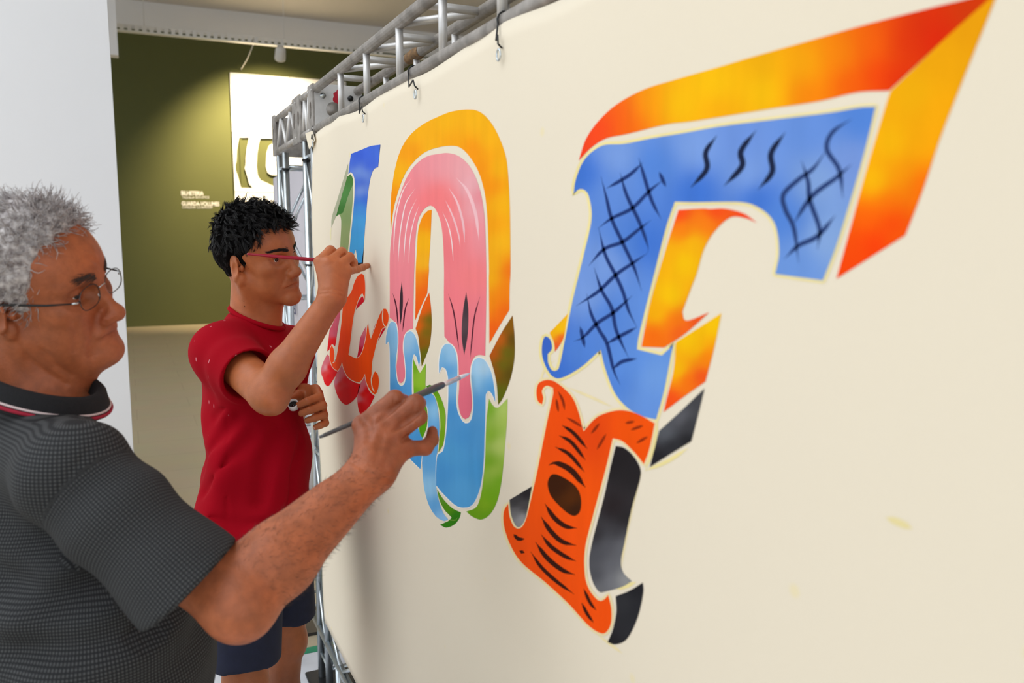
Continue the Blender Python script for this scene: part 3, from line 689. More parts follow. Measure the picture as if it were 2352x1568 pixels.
patch('yellow_arch', [cC(103, 1180) + (K,), cC(104, 900), cC(125, 700), cC(160, 530), cC(210, 400), cC(290, 290), cC(400, 205), cC(520, 145), cC(640, 100), cC(770, 82), cC(870, 95), cC(960, 165), cC(1040, 290), cC(1110, 470), cC(1135, 640), cC(1150, 900), cC(1155, 1200), cC(1156, 1500), cD(748, 150), cD(747, 277) + (K,), cD(690, 370), cD(632, 470) + (K,), cD(631, 300), cD(629, 100), cC(968, 1500), cC(962, 1250), cC(952, 1020), cC(930, 820), cC(880, 640), cC(800, 500), cC(720, 420), cC(640, 400), cC(520, 415), cC(400, 460), cC(290, 560), cC(215, 680), cC(150, 870), cC(118, 1030)],
      [cC(120, 900) + (Y2,), cC(180, 600) + (Y1,), cC(230, 480) + ((255, 160, 8),), cC(330, 330) + (Y1,), cC(420, 420) + ((255, 188, 20),), cC(330, 420) + (Y2,), cC(600, 200) + (Y1,), cC(640, 350) + ((255, 168, 6),), cC(850, 200) + (Y1,), cC(840, 420) + (Y2,), cC(950, 350) + (Y1,), cC(900, 600) + (Y2,), cC(980, 750) + (Y2,), cC(1050, 600) + (Y1,), cC(1100, 900) + (Y1,), cC(980, 1100) + ((255, 164, 6),), cC(1080, 1250) + ((255, 186, 20),), cC(1020, 1450) + ((255, 184, 16),), cC(1130, 1500) + (Y3,), cD(650, 100) + (Y1,), cD(720, 150) + ((255, 130, 10),), cD(700, 280) + (Y3,), cD(650, 400) + (Y3,), cD(650, 250) + (Y2,)], Lp, 1, None, 8)
patch('yellow_inner_strip', [cC(465, 962) + (K,), cC(430, 970), cC(380, 1030), cC(345, 1150), cC(332, 1350), cD(211, 50), cD(210, 200), cD(208, 338) + (K,), cD(240, 262), cD(277, 182) + (K,), cD(287, 50), cC(440, 1450), cC(455, 1200)],
      [cC(430, 1050) + (Y2,), cC(400, 1250) + (Y1,), cC(390, 1450) + ((255, 190, 30),), cD(240, 100) + ((255, 150, 20),), cD(270, 100) + (Y3,), cD(220, 280) + (Y3,), cD(265, 170) + (Y3,)], Lp, 1, None, 6)
OL, DO, OR = (96, 104, 10), (92, 74, 6), (246, 96, 12)
patch('olive_leaf', [(288, 178, K), (300, 280), (302, 380), (290, 480), (262, 560), (245, 600, K), (234, 500), (226, 430), (210, 385, K), (250, 260)], [(280, 230, OR), (225, 380, OR), (250, 280, OR), (285, 330, OL), (260, 400, OL), (245, 470, (150, 90, 8)), (265, 520, OL)], Lp, 1, cD, 5)
patch('olive_leaf', [(765, 308, K), (776, 430), (775, 560), (750, 680), (710, 780), (682, 820, K), (673, 700), (656, 620), (632, 540, K), (700, 410)], [(740, 370, (140, 90, 6)), (690, 450, (206, 96, 14)), (655, 530, (190, 84, 10)), (760, 450, DO), (730, 520, (96, 100, 10)), (700, 600, OL), (740, 640, DO), (690, 760, OL), (670, 620, (150, 80, 10))], Lp, 1, cD, 6)
DK = (58, 42, 50)
patch('dark_slit', [(132, 112, K), (138, 200), (136, 280), (125, 362, K), (118, 280), (122, 190)], DK, Lp, 3, cD)
patch('dark_slit', [(500, 175, K), (512, 280), (508, 420), (488, 538, K), (474, 420), (482, 280)], [(495, 250, (70, 56, 62)), (490, 420, (60, 46, 52)), (480, 400, (100, 80, 84))], Lp, 3, cD)
for p in ([(80, 182), (100, 260), (113, 392)], [(172, 210), (150, 280), (136, 402)], [(398, 186), (430, 300), (460, 508)], [(578, 202), (545, 330), (522, 560)]):
    stroke('dark_line', p, 2.6, (86, 30, 48), Lp, 3, cD)
BL, LB, MB_ = (84, 160, 220), (164, 208, 236), (74, 152, 214)
L3, pol = patch('painted_letter', [(345, 640, K), (345, 570), (360, 500), (385, 472), (415, 478), (440, 520), (450, 600), (447, 700), (443, 790), (452, 860), (480, 915), (505, 925), (528, 905), (540, 830), (535, 740), (528, 660), (534, 590), (552, 558), (580, 552), (612, 572), (645, 640), (662, 740), (666, 802, K), (645, 755), (625, 740), (612, 760), (610, 870), (605, 1000), (600, 1150), (585, 1270), (560, 1350), (530, 1395), (490, 1407), (440, 1395), (370, 1330), (328, 1280, K), (328, 1200), (335, 1110), (365, 1085), (380, 1020), (392, 900), (398, 750), (395, 660), (380, 612), (362, 604)],
    [(390, 500, LB), (420, 540, LB), (370, 540, (110, 178, 226)), (400, 620, BL), (430, 700, (130, 190, 230)), (420, 850, MB_), (560, 600, LB), (590, 620, (190, 216, 230)), (560, 680, (150, 204, 236)), (620, 690, (110, 178, 228)), (640, 720, MB_), (580, 800, BL), (580, 1000, BL), (500, 1000, MB_), (420, 1100, (82, 162, 218)), (480, 1300, (86, 164, 220)), (360, 1200, MB_), (560, 1200, (74, 156, 216))], cv, 3, cD, 8)
L3['label'] = 'sky blue drips of the painted letter'
stroke('cream_line', pol, 5.0, (246, 240, 230), L3, 2.6, None, False, True)
L4, pol = patch('painted_letter', [(40, 475, K), (42, 430), (55, 370), (75, 342), (95, 352), (105, 390), (108, 440), (106, 500), (98, 560), (97, 620), (108, 690), (128, 712), (148, 695), (155, 640), (150, 570), (142, 500), (146, 440), (160, 408), (180, 398), (205, 420), (225, 480), (236, 560), (230, 598, K), (215, 545), (203, 530), (193, 555), (190, 640), (190, 760), (200, 880), (232, 970, K), (250, 1010), (247, 1100), (238, 1187, K), (190, 1140), (120, 1060), (75, 900), (65, 760), (64, 600), (62, 500), (56, 458)],
    [(75, 365, LB), (60, 400, (120, 184, 228)), (85, 450, (130, 190, 230)), (80, 600, (104, 176, 226)), (175, 430, LB), (165, 470, (180, 210, 226)), (200, 480, (100, 174, 226)), (225, 560, MB_), (175, 600, (110, 178, 226)), (170, 720, BL), (90, 740, MB_), (220, 1120, (70, 156, 220))], cv, 3, cD, 6)
L4['label'] = 'sky blue drips of the arch\'s far leg'
stroke('cream_line', pol, 3.6, (246, 240, 230), L4, 2.4, None, False, True)
GR, GL, GD = (118, 176, 22), (184, 206, 96), (64, 132, 12)
patch('blue_tail', [(240, 785, K), (265, 757), (300, 755), (325, 790), (342, 880), (345, 980), (335, 1080), (326, 1150), (326, 1250), (336, 1340), (365, 1430), (397, 1475, K), (375, 1484), (330, 1460), (290, 1400), (262, 1310), (250, 1200), (250, 1100), (275, 1000), (283, 900), (275, 830), (255, 797)],
      [(290, 780, BL), (320, 850, (150, 204, 238)), (300, 950, (110, 178, 228)), (330, 1000, BL), (290, 1150, (96, 168, 224)), (290, 1300, (150, 204, 238)), (320, 1400, BL), (370, 1460, (150, 200, 240))], L3, 4, cD, 6)
patch('green_leaf', [(247, 810, K), (270, 830), (278, 890), (272, 950), (250, 1012, K), (232, 970), (236, 890)], (88, 160, 12), L3, 4, cD)
patch('green_leaf', [(197, 558, K), (225, 622), (235, 637), (269, 583, K), (266, 700), (262, 728), (200, 766, K), (197, 650)], [(210, 600, GR), (250, 640, (150, 194, 56)), (225, 700, (150, 196, 50)), (210, 740, GR)], L3, 4, cD, 5)
patch('green_leaf', [(270, 716, K), (290, 705), (320, 722), (350, 770), (375, 840), (382, 900), (372, 1030), (341, 1090, K), (345, 1030), (352, 940), (345, 850), (320, 770), (290, 735)], [(300, 720, GD), (340, 780, GR), (365, 900, (130, 178, 40)), (360, 1000, (120, 166, 20))], L3, 4, cD, 5)
patch('green_leaf', [(630, 785, K), (650, 820), (680, 837), (736, 783, K), (733, 900), (722, 1050), (705, 1230), (680, 1360), (640, 1440), (590, 1475), (540, 1462), (500, 1430, K), (560, 1400), (590, 1300), (605, 1150), (612, 950)], [(640, 850, GR), (700, 860, (190, 212, 112)), (720, 900, (176, 202, 90)), (640, 1000, (140, 186, 46)), (690, 1050, (190, 210, 110)), (625, 1150, (120, 174, 24)), (660, 1200, (170, 200, 80)), (690, 1250, GR), (640, 1350, GR), (560, 1430, (104, 160, 16)), (600, 1400, (140, 180, 30)), (620, 1450, (100, 160, 14))], L3, 1, cD, 7)
patch('dark_green_leaf', [(333, 1303, K), (370, 1360), (420, 1410), (470, 1435, K), (460, 1470), (430, 1505), (385, 1522), (350, 1505, K), (400, 1482), (416, 1465), (375, 1420), (345, 1360)], [(350, 1340, (96, 150, 40)), (400, 1420, (86, 146, 14)), (440, 1460, (44, 124, 14)), (390, 1505, (50, 130, 14))], L3, 1, cD, 5)
stroke('cream_line', [(400, 1478), (440, 1478), (452, 1462)], 2, (120, 160, 60), L3, 2, cD)

# --- near letter: blue net-patterned bar, orange and black foot, yellow block shadow
B1, B2, B3 = (84, 134, 218), (124, 160, 226), (62, 116, 212)
L5, pol = patch('painted_letter', [(1317.6, 443.6, K), (1322, 414), (1337, 375), (1358, 350), (1388, 333), (1435, 330), (1495, 318), (1572, 305), (1652, 290.5), (1773, 275), (1903, 259), (1973, 247), (2011, 245, K), (1986, 347), (1955, 455), (1921, 564), (1890, 644, K), (1780, 629, K), (1789, 585), (1786, 538), (1773, 503), (1743, 477), (1700, 464), (1600, 464), (1550, 463, K), (1529, 525), (1503, 627), (1469, 764), (1463, 802, K), (1520, 816, K), (1546, 792, K), (1540, 822), (1525, 898), (1507, 963, K), (1477, 956), (1442, 937), (1412, 902), (1390, 846), (1379.5, 802.6, K), (1337, 841), (1294, 866), (1272, 866), (1255, 845), (1245, 815), (1246, 786), (1253, 772), (1264, 780), (1268, 800), (1258, 813, K), (1259, 833), (1268, 850), (1279, 850), (1286, 836), (1298, 777), (1315, 691), (1341, 584), (1358, 508), (1356, 465), (1347, 440), (1332, 434)],
    [(1340, 400, B3), (1420, 360, B2), (1400, 440, (100, 144, 222)), (1500, 380, B1), (1600, 340, B2), (1600, 440, B3), (1700, 320, (112, 150, 224)), (1720, 400, B2), (1740, 455, B3), (1850, 300, (104, 146, 222)), (1800, 500, B1), (1880, 420, (132, 166, 222)), (1900, 550, (136, 170, 224)), (1830, 610, (110, 152, 222)), (1980, 270, B1), (1960, 380, (120, 152, 220)), (1440, 560, B1), (1400, 600, B2), (1480, 560, B3), (1400, 720, B1), (1350, 680, B2), (1470, 700, (100, 146, 224)), (1320, 800, B1), (1270, 850, B3), (1440, 840, (96, 146, 226)), (1500, 870, (112, 158, 226)), (1420, 880, B1), (1480, 930, (104, 150, 224)), (1260, 790, (56, 100, 200))], cv, 4, None, 13)
L5['label'] = 'blue bar of the nearest painted letter with a dark net pattern'
stroke('pale_line', pol, 13, PALE, L5, 2, None, False, True)
NV = (34, 58, 120); NB = (26, 36, 66)
net = [[(352, 410), (380, 520), (410, 640), (470, 770), (530, 900), (570, 1025)], [(455, 390), (490, 510), (560, 660), (605, 790), (600, 815)], [(555, 310), (590, 430), (625, 540), (675, 640)], [(665, 385), (700, 465)], [(340, 690), (375, 830), (430, 940), (470, 1030), (500, 1130), (545, 1220)], [(315, 900), (355, 1020), (410, 1120), (435, 1240), (500, 1385)], [(275, 1040), (300, 1150), (345, 1240), (385, 1310), (420, 1450), (455, 1530)], [(240, 1215), (265, 1330)],
       [(380, 475), (460, 430), (520, 390), (575, 335)], [(335, 690), (410, 635), (520, 580), (610, 490), (690, 425)], [(285, 890), (370, 800), (470, 760), (560, 690), (620, 645)], [(220, 1105), (340, 1025), (430, 940), (515, 880), (605, 820)], [(205, 1295), (255, 1275), (330, 1200), (420, 1140), (520, 1050)], [(380, 1310), (450, 1270), (545, 1220)], [(415, 1445), (465, 1405), (545, 1388)]]
for p in net: stroke('dark_line', p, 7, NV, L5, 5, cE)
for p in ([(975, 190), (915, 280), (920, 370), (835, 470)],): stroke('dark_line', p, 10, NB, L5, 5, cE)
for p in ([(110, 715), (45, 800), (55, 890), (-15, 985)][:0], [(315, 690), (235, 800), (240, 880), (145, 985)], [(470, 700), (395, 810), (400, 910), (325, 1005)]): 
    if p: stroke('dark_line', p, 11, NB, L5, 5, cF)
for p in ([(820, 630), (720, 700), (690, 790), (755, 900), (775, 1050)], [(690, 790), (620, 890), (540, 950), (460, 1030), (470, 1110), (515, 1210), (540, 1390)], [(555, 850), (590, 960), (600, 1060), (650, 1210), (640, 1320)], [(820, 870), (740, 940), (610, 1040), (510, 1190)], [(735, 1140), (640, 1250), (540, 1300), (465, 1370)]):
    stroke('dark_line', p, 9, (44, 66, 120), L5, 5, cF)
for d_, e_ in (((1640, 312), (1612, 435)),): pass
stroke('dark_line', [(1646, 312), (1621, 350), (1624, 388), (1588, 428)], 8, NB, L5, 6)
YY, YO, OO, RR = (255, 198, 0), (255, 172, 0), (255, 104, 0), (238, 44, 14)
patch('yellow_shadow_top', [cE(232, 325) + (K,), cE(270, 210), cE(340, 110), cE(440, 20), (1480, 205), (1560, 180), (1650, 154), (1730, 130), (1843, 98), (1990, 56), (2142, 17), (2216, -1), (2294, -22, K), (2180, 80), (2042, 208, K), (1968, 212), (1882, 232), (1773, 249), (1600, 277), (1529, 286), (1443, 307), (1392, 318), (1358, 339)],
      [(1345, 345, (252, 64, 30)), (1385, 290, (252, 58, 26)), (1425, 250, (254, 92, 20)), (1440, 290, OO), (1490, 240, (255, 160, 0)), (1560, 240, YY), (1640, 200, YY), (1650, 250, YO), (1760, 150, (246, 176, 0)), (1760, 210, YY), (1850, 150, YO), (1850, 215, (255, 130, 0)), (1930, 130, (255, 140, 0)), (1950, 190, (255, 92, 0)), (2000, 110, (250, 100, 0)), (2010, 170, (246, 60, 0)), (2080, 100, (232, 50, 0)), (2060, 180, (236, 40, 0)), (2140, 60, (222, 46, 0)), (2150, 90, (228, 28, 0)), (2220, 25, (212, 56, 0))], L5, 3, None, 12)
patch('yellow_shadow_side', [(2294, -22, K), (2285, 0), (2224, 152), (2164, 304), (2120, 434), (2079, 540, K), (1921, 640, K), (1960, 499), (1990, 390), (2034, 243), (2046, 208, K), (2180, 80)],
      [(2230, 60, (240, 160, 0)), (2170, 150, (246, 168, 0)), (2100, 220, (252, 180, 0)), (2150, 250, YO), (2050, 330, (255, 188, 0)), (2110, 330, YO), (2010, 420, YY), (2080, 400, (255, 160, 0)), (2040, 460, (255, 110, 0)), (2110, 420, (255, 96, 0)), (1990, 500, (255, 100, 0)), (2050, 510, (255, 60, 0)), (1970, 560, (255, 76, 0)), (2010, 560, (255, 50, 0)), (1940, 620, (255, 70, 0)), (2060, 545, (255, 90, 0))], L5, 3, None, 12)
patch('yellow_shadow_inner', [cE(768, 590) + (K,), cE(900, 582), (1630, 480), (1665, 479), (1708, 490), (1739, 512, K), (1712, 501), (1678, 499), (1643, 529), (1617, 572), (1600, 629), (1589, 657), (1567, 716, K), (1577, 736), (1629, 717, K), (1575, 765), (1525, 798, K), (1473, 796, K), (1495, 691), (1529, 572)],
      [(1560, 490, (255, 70, 22)), (1640, 485, (252, 74, 20)), (1720, 498, (248, 70, 30)), (1570, 530, (255, 130, 10)), (1620, 510, (255, 130, 14)), (1540, 590, (255, 180, 4)), (1570, 600, YY), (1590, 560, (255, 186, 6)), (1540, 680, YY), (1510, 720, (255, 180, 0)), (1550, 740, (255, 124, 10)), (1500, 770, (255, 110, 8)), (1560, 760, (252, 96, 24)), (1600, 735, (248, 86, 28))], L5, 3, None, 9)
patch('yellow_shadow_low', [(1657, 719, K), (1552, 786, K), (1547, 850), (1530, 920), (1524, 946, K), (1572, 910), (1620, 876, K), (1640, 800)], [(1640, 740, YY), (1580, 780, YY), (1600, 800, (255, 190, 0)), (1560, 850, (255, 190, 0)), (1620, 820, (255, 130, 6)), (1580, 870, (255, 110, 10)), (1540, 920, (252, 80, 20)), (1610, 865, (250, 80, 24))], L5, 3, None, 9)
patch('yellow_shadow_curl', [(175, 1145, K), (75, 1250, K), (98, 1300), (105, 1352, K), (150, 1280), (165, 1200)], [(150, 1180, (255, 190, 20)), (90, 1250, (255, 184, 10)), (130, 1230, YY), (140, 1280, (252, 100, 30)), (110, 1330, (246, 90, 40))], L5, 3, cE, 6)
ORG = (255, 84, 6)
L6, pol = patch('painted_letter', [(265, 250, K), (242, 232), (235, 180), (250, 135), (300, 120), (350, 140), (420, 205), (455, 280), (485, 392, K), (540, 330), (590, 300), (680, 280), (770, 300), (862, 350, K), (835, 480), (805, 567, K), (750, 500), (690, 445), (640, 430, K), (600, 600), (540, 820), (495, 1000), (490, 1130), (510, 1220), (560, 1285), (590, 1285), (615, 1258, K), (632, 1330), (630, 1410), (600, 1460), (560, 1455), (500, 1410), (400, 1300), (280, 1190), (160, 1090), (100, 1000), (65, 900), (62, 820), (85, 775, K), (95, 850), (120, 900), (150, 905), (175, 870), (195, 800), (240, 600), (290, 350), (325, 185), (312, 158), (285, 152), (264, 178), (272, 215)],
    [(300, 300, ORG), (400, 700, (255, 88, 6)), (300, 1000, (252, 84, 8)), (560, 1400, ORG), (720, 380, (252, 86, 4)), (300, 130, (248, 78, 20)), (520, 400, (236, 70, 10)), (400, 260, (250, 80, 6))], cv, 5, cG, 12)
L6['label'] = 'orange foot of the nearest letter with dark grain lines'
stroke('pale_line', pol, 11, (244, 226, 176), L6, 3.5, None, False, True)
patch('brown_oval', [(295, 660), (320, 620), (370, 632), (440, 680), (470, 740), (468, 810), (440, 840), (400, 825), (340, 770), (305, 720)], [(340, 680, (60, 26, 4)), (420, 760, (84, 40, 4)), (440, 800, (58, 28, 8))], L6, 6, cG, 8)
for p, w in (([(370, 360), (430, 400), (505, 485)], 7), ([(355, 415), (420, 450), (495, 545)], 7), ([(335, 475), (410, 515), (490, 608)], 7), ([(300, 572), (340, 560), (420, 600), (495, 690)], 11), ([(280, 775), (330, 850), (390, 895), (450, 905)], 9), ([(260, 845), (310, 920), (370, 975), (447, 997)], 9), ([(260, 938), (310, 1000), (380, 1050), (445, 1080)], 8), ([(230, 978), (290, 1060), (370, 1125), (440, 1152)], 9), ([(205, 1030), (260, 1110), (340, 1185), (435, 1255)], 7), ([(115, 938), (140, 962), (172, 962)], 7), ([(145, 1025), (172, 1036)], 7), ([(485, 1225), (520, 1300), (552, 1340)], 6), ([(475, 1300), (505, 1360), (538, 1405)], 6)):
    stroke('dark_line', p, w, (58, 22, 8), L6, 6, cG)
for p in ([(705, 350), (755, 340)], [(735, 385), (800, 362)], [(765, 455), (825, 420)], [(525, 405), (570, 350)], [(555, 490), (605, 405)], [(350, 180), (375, 230), (385, 280)], [(395, 320), (440, 345), (480, 372)], [(340, 220), (352, 290)]):
    stroke('dark_line', p, 5, (150, 44, 6), L6, 6, cG)
BK, GY = (40, 36, 38), (104, 104, 110)
patch('black_shadow', [(212, 683, K), (93, 755, K), (100, 830), (125, 892), (150, 897), (175, 860), (192, 790)], [(180, 720, BK), (120, 770, (62, 60, 62)), (130, 830, (110, 108, 110)), (150, 850, (160, 158, 160)), (170, 800, (70, 66, 68))], L6, 4, cG, 8)
patch('black_shadow', [(655, 470, K), (700, 480), (750, 525), (785, 590), (782, 650), (740, 800), (700, 990), (682, 1080), (695, 1140), (740, 1185, K), (690, 1215), (600, 1240), (565, 1240), (530, 1180), (515, 1090), (530, 980), (590, 750), (630, 570)], [(660, 550, (34, 30, 32)), (740, 620, (38, 34, 36)), (640, 800, (40, 32, 34)), (700, 860, (36, 32, 34)), (560, 950, (40, 36, 38)), (660, 930, (60, 58, 62)), (600, 990, (88, 88, 94)), (680, 1000, GY), (560, 1050, (80, 80, 86)), (640, 1100, GY), (560, 1160, (70, 70, 76)), (620, 1190, (120, 120, 126)), (700, 1180, (150, 150, 150)), (580, 1225, (110, 110, 114))], L6, 4, cG, 9)
patch('black_shadow', [(1125, 165, K), (1095, 290), (1055, 445, K), (940, 515), (835, 582, K), (885, 390, K), (1000, 285)], [(1090, 230, (70, 70, 74)), (1000, 320, (92, 92, 98)), (920, 400, (90, 92, 98)), (1040, 360, (58, 58, 62)), (1030, 440, (36, 35, 38)), (880, 530, (36, 34, 38)), (950, 470, (44, 44, 48))], L6, 4, cG, 9)
patch('black_shadow', [(798, 1193, K), (800, 1250), (770, 1380), (715, 1490), (655, 1520), (612, 1508, K), (640, 1440), (658, 1350), (655, 1265, K), (730, 1235)], [(700, 1300, (48, 48, 52)), (760, 1230, (34, 34, 38)), (700, 1450, (44, 44, 48)), (640, 1500, (34, 33, 36)), (770, 1330, (40, 40, 44))], L6, 4, cG, 9)
for p, w in (([(650, 1225), (700, 1215), (762, 1190)], 8), ([(880, 330), (850, 480), (812, 600)], 8), ([(812, 600), (930, 550), (1040, 480)], 7), ([(790, 620), (740, 800), (700, 1000), (685, 1120)], 5), ([(560, 1470), (640, 1530), (690, 1568)], 5), ([(400, 160), (520, 210), (640, 265)], 5), ([(250, 150), (280, 60), (330, 20)], 4)):
    stroke('chalk_line', p, w, PALE if w > 6 else (245, 228, 178), L6, 1.5, cG)
stroke('chalk_mark', [(2035, 1188), (2065, 1200), (2095, 1214)], 13, (238, 222, 164), cv, 1)
# eyelets along the upper hem and the cable ties that lace it to the truss
def tie(px, py, label, cpx, cpy):
    g = onx(px, py, CX - .004); c = onx(cpx, cpy, CX)
    y0 = c[1]; ring = []
    for k in range(9):
        an = math.radians(200 - 230 * k / 8); ring.append((FX + (R_CH + .002) * math.cos(an), y0 + .004 * (k / 8 - .5), Z_LO + (R_CH + .002) * math.sin(an)))
    ring = ring[::-1]
    pts = ring + [(CX - .005, y0 * .7 + g[1] * .3, Z_LO - .03), (CX - .006, g[1] * .8 + y0 * .2, g[2] + .025), tuple(g + np.array((-.003, 0, .012))), tuple(g + np.array((.004, 0, .006)))]
    path = np.array(pts)
    tag(tube('cable_tie', path, .0016, M['black_plastic'], None, 6), label, 'cable tie', 'cable ties on the top chord')
    V = []; Fc = []; n = 16
    for i in range(n):
        for j in range(6):
            A, B_ = 2 * math.pi * i / n, 2 * math.pi * j / 6
            V.append(g + np.array((-.002 + .0014 * math.sin(B_), (.0065 + .0016 * math.cos(B_)) * math.cos(A), (.0085 + .0016 * math.cos(B_)) * math.sin(A) - .004)))
    for i in range(n):
        for j in range(6): Fc.append((i * 6 + j, ((i + 1) % n) * 6 + j, ((i + 1) % n) * 6 + (j + 1) % 6, i * 6 + (j + 1) % 6))
    pydata('eyelet', V, Fc, M['galv'], cv, True)
tie(1148, 120, 'black cable tie above the gap right of the arch letter', 1143, 45)
tie(956, 212, 'black cable tie above the top left of the pink arch', 938, 165)
tie(836, 268, 'black cable tie on the chord above the blue stem', 825, 228)
tie(720, 328, 'black cable tie at the canvas corner below the corner block', 717, 300)
for (y, x, z, lab) in ((2.655, FX + .002, 1.478, 'thin black cable tie on the near upright beside the raised hand'), (2.785, FX + .002, 1.80, 'black cable tie round the upright just under the corner block'), (2.785, FX + .002, 1.46, 'thin black cable tie on the left upright of the near column'), (3.17, FX + .002, 1.80, 'black cable tie at the head of the far column'), (2.655, FX + .002, 1.087, 'black cable tie on the upright next to the held cup')):
    pts = [(x + .0142 * math.cos(a), y + .0142 * math.sin(a), z) for a in np.linspace(0, 2 * math.pi, 17)] 
    tag(tube('cable_tie', pts + [(x - .016, y - .02, z + .001), (x - .018, y - .036, z - .004)], .0018, M['black_plastic'], None, 6), lab, 'cable tie', 'cable ties on the columns')

# drop sheet on the floor with green tape along its far edge
ds = thing('drop_sheet', 'white protective sheet on the floor below the canvas', 'sheet', (.4, 1.6, 0))
V = []; Fc = []; nx, ny = 24, 40
for i in range(nx + 1):
    for j in range(ny + 1):
        x, y = -.75 + 1.95 * i / nx, .1 + 2.93 * j / ny
        V.append((x, y, .0008 + .0022 * max(0, math.sin(x * 9 + 2 * math.sin(y * 4)) * math.sin(y * 6 + x * 3)) * min(1, (3.03 - y) * 4)))
for i in range(nx):
    for j in range(ny): Fc.append((i * (ny + 1) + j, (i + 1) * (ny + 1) + j, (i + 1) * (ny + 1) + j + 1, i * (ny + 1) + j + 1))
pydata('sheet', V, Fc, M['sheet'], ds, True)
box('tape', (-.75, 2.985, .0012), (1.2, 3.03, .0025), M['tape'], ds)
# ------------------------------------------------------------------ implicit-surface modelling for bodies and clothes
def V3(*a): return np.array(a, float)
def rc(a, b, r1, r2):
    """round cone between two points"""
    a, b = np.asarray(a, np.float32), np.asarray(b, np.float32); ba = b - a; l2 = float(ba @ ba); rr = float(r1 - r2); a2 = l2 - rr * rr; il2 = 1 / l2; r1, r2 = float(r1), float(r2)
    def f(p):
        pa = p - a; y = pa @ ba; z = y - l2
        x2 = ((pa * l2 - ba[None] * y[:, None]) ** 2).sum(1); y2 = y * y * l2; z2 = z * z * l2
        k = float(np.sign(rr)) * rr * rr * x2
        d = (np.sqrt(x2 * a2 * il2) + y * rr) * il2 - r1
        c1 = np.sign(z) * a2 * z2 > k; c2 = np.sign(y) * a2 * y2 < k
        d = np.where(c2, np.sqrt(x2 + y2) * il2 - r1, d)
        return np.where(c1, np.sqrt(x2 + z2) * il2 - r2, d)
    return f
def ell(c, r, R=None):
    c, r = np.asarray(c, np.float32), np.asarray(r, np.float32); R = None if R is None else np.asarray(R, np.float32)
    def f(p):
        q = p - c
        if R is not None: q = q @ R
        k0 = np.sqrt(((q / r) ** 2).sum(1)); k1 = np.sqrt(((q / (r * r)) ** 2).sum(1)) + 1e-9
        return k0 * (k0 - 1) / k1
    return f
def plane(o, n):
    o, n = np.asarray(o, np.float32), np.asarray(n, np.float32); n = n / np.linalg.norm(n)
    return lambda p: (p - o) @ n
def squash(f, o, R, s):
    """evaluate f in a frame squeezed by s (columns of R are the axes)"""
    return lambda p: f(((p - o) @ R / s))
class Sdf:
    def __init__(s): s.P = []
    def add(s, f, k=.01): s.P.append((f, 'u', k)); return s
    def sub(s, f, k=.005): s.P.append((f, 's', k)); return s
    def cut(s, f, k=.002): s.P.append((f, 'i', k)); return s
    def local(s, M4, prims, mirror=False):
        """add prims given in a local frame; M4 = (origin, R, scale)"""
        o, R, sc = M4; o = np.asarray(o, np.float32); R = np.asarray(R, np.float32); sc = float(sc)
        for f, op, k in prims:
            s.P.append(((lambda p, f=f: f((p - o) @ R / sc) * sc), op, k * sc))
        return s
def comb(d, b, op, k):
    k = float(k)
    if d is None: d = np.full(len(b), 1e3, np.float32) if op != 'i' else b
    if op == 'u':
        h = np.maximum(k - np.abs(d - b), 0) / k; return np.minimum(d, b) - h * h * k * .25
    if op == 's': b = -b
    h = np.maximum(k - np.abs(d - b), 0) / k; return np.maximum(d, b) + h * h * k * .25
CORN = np.array([(i, j, k) for i in (0, 1) for j in (0, 1) for k in (0, 1)])
EDG = [(a, b) for a in range(8) for b in range(a + 1, 8) if np.abs(CORN[a] - CORN[b]).sum() == 1]
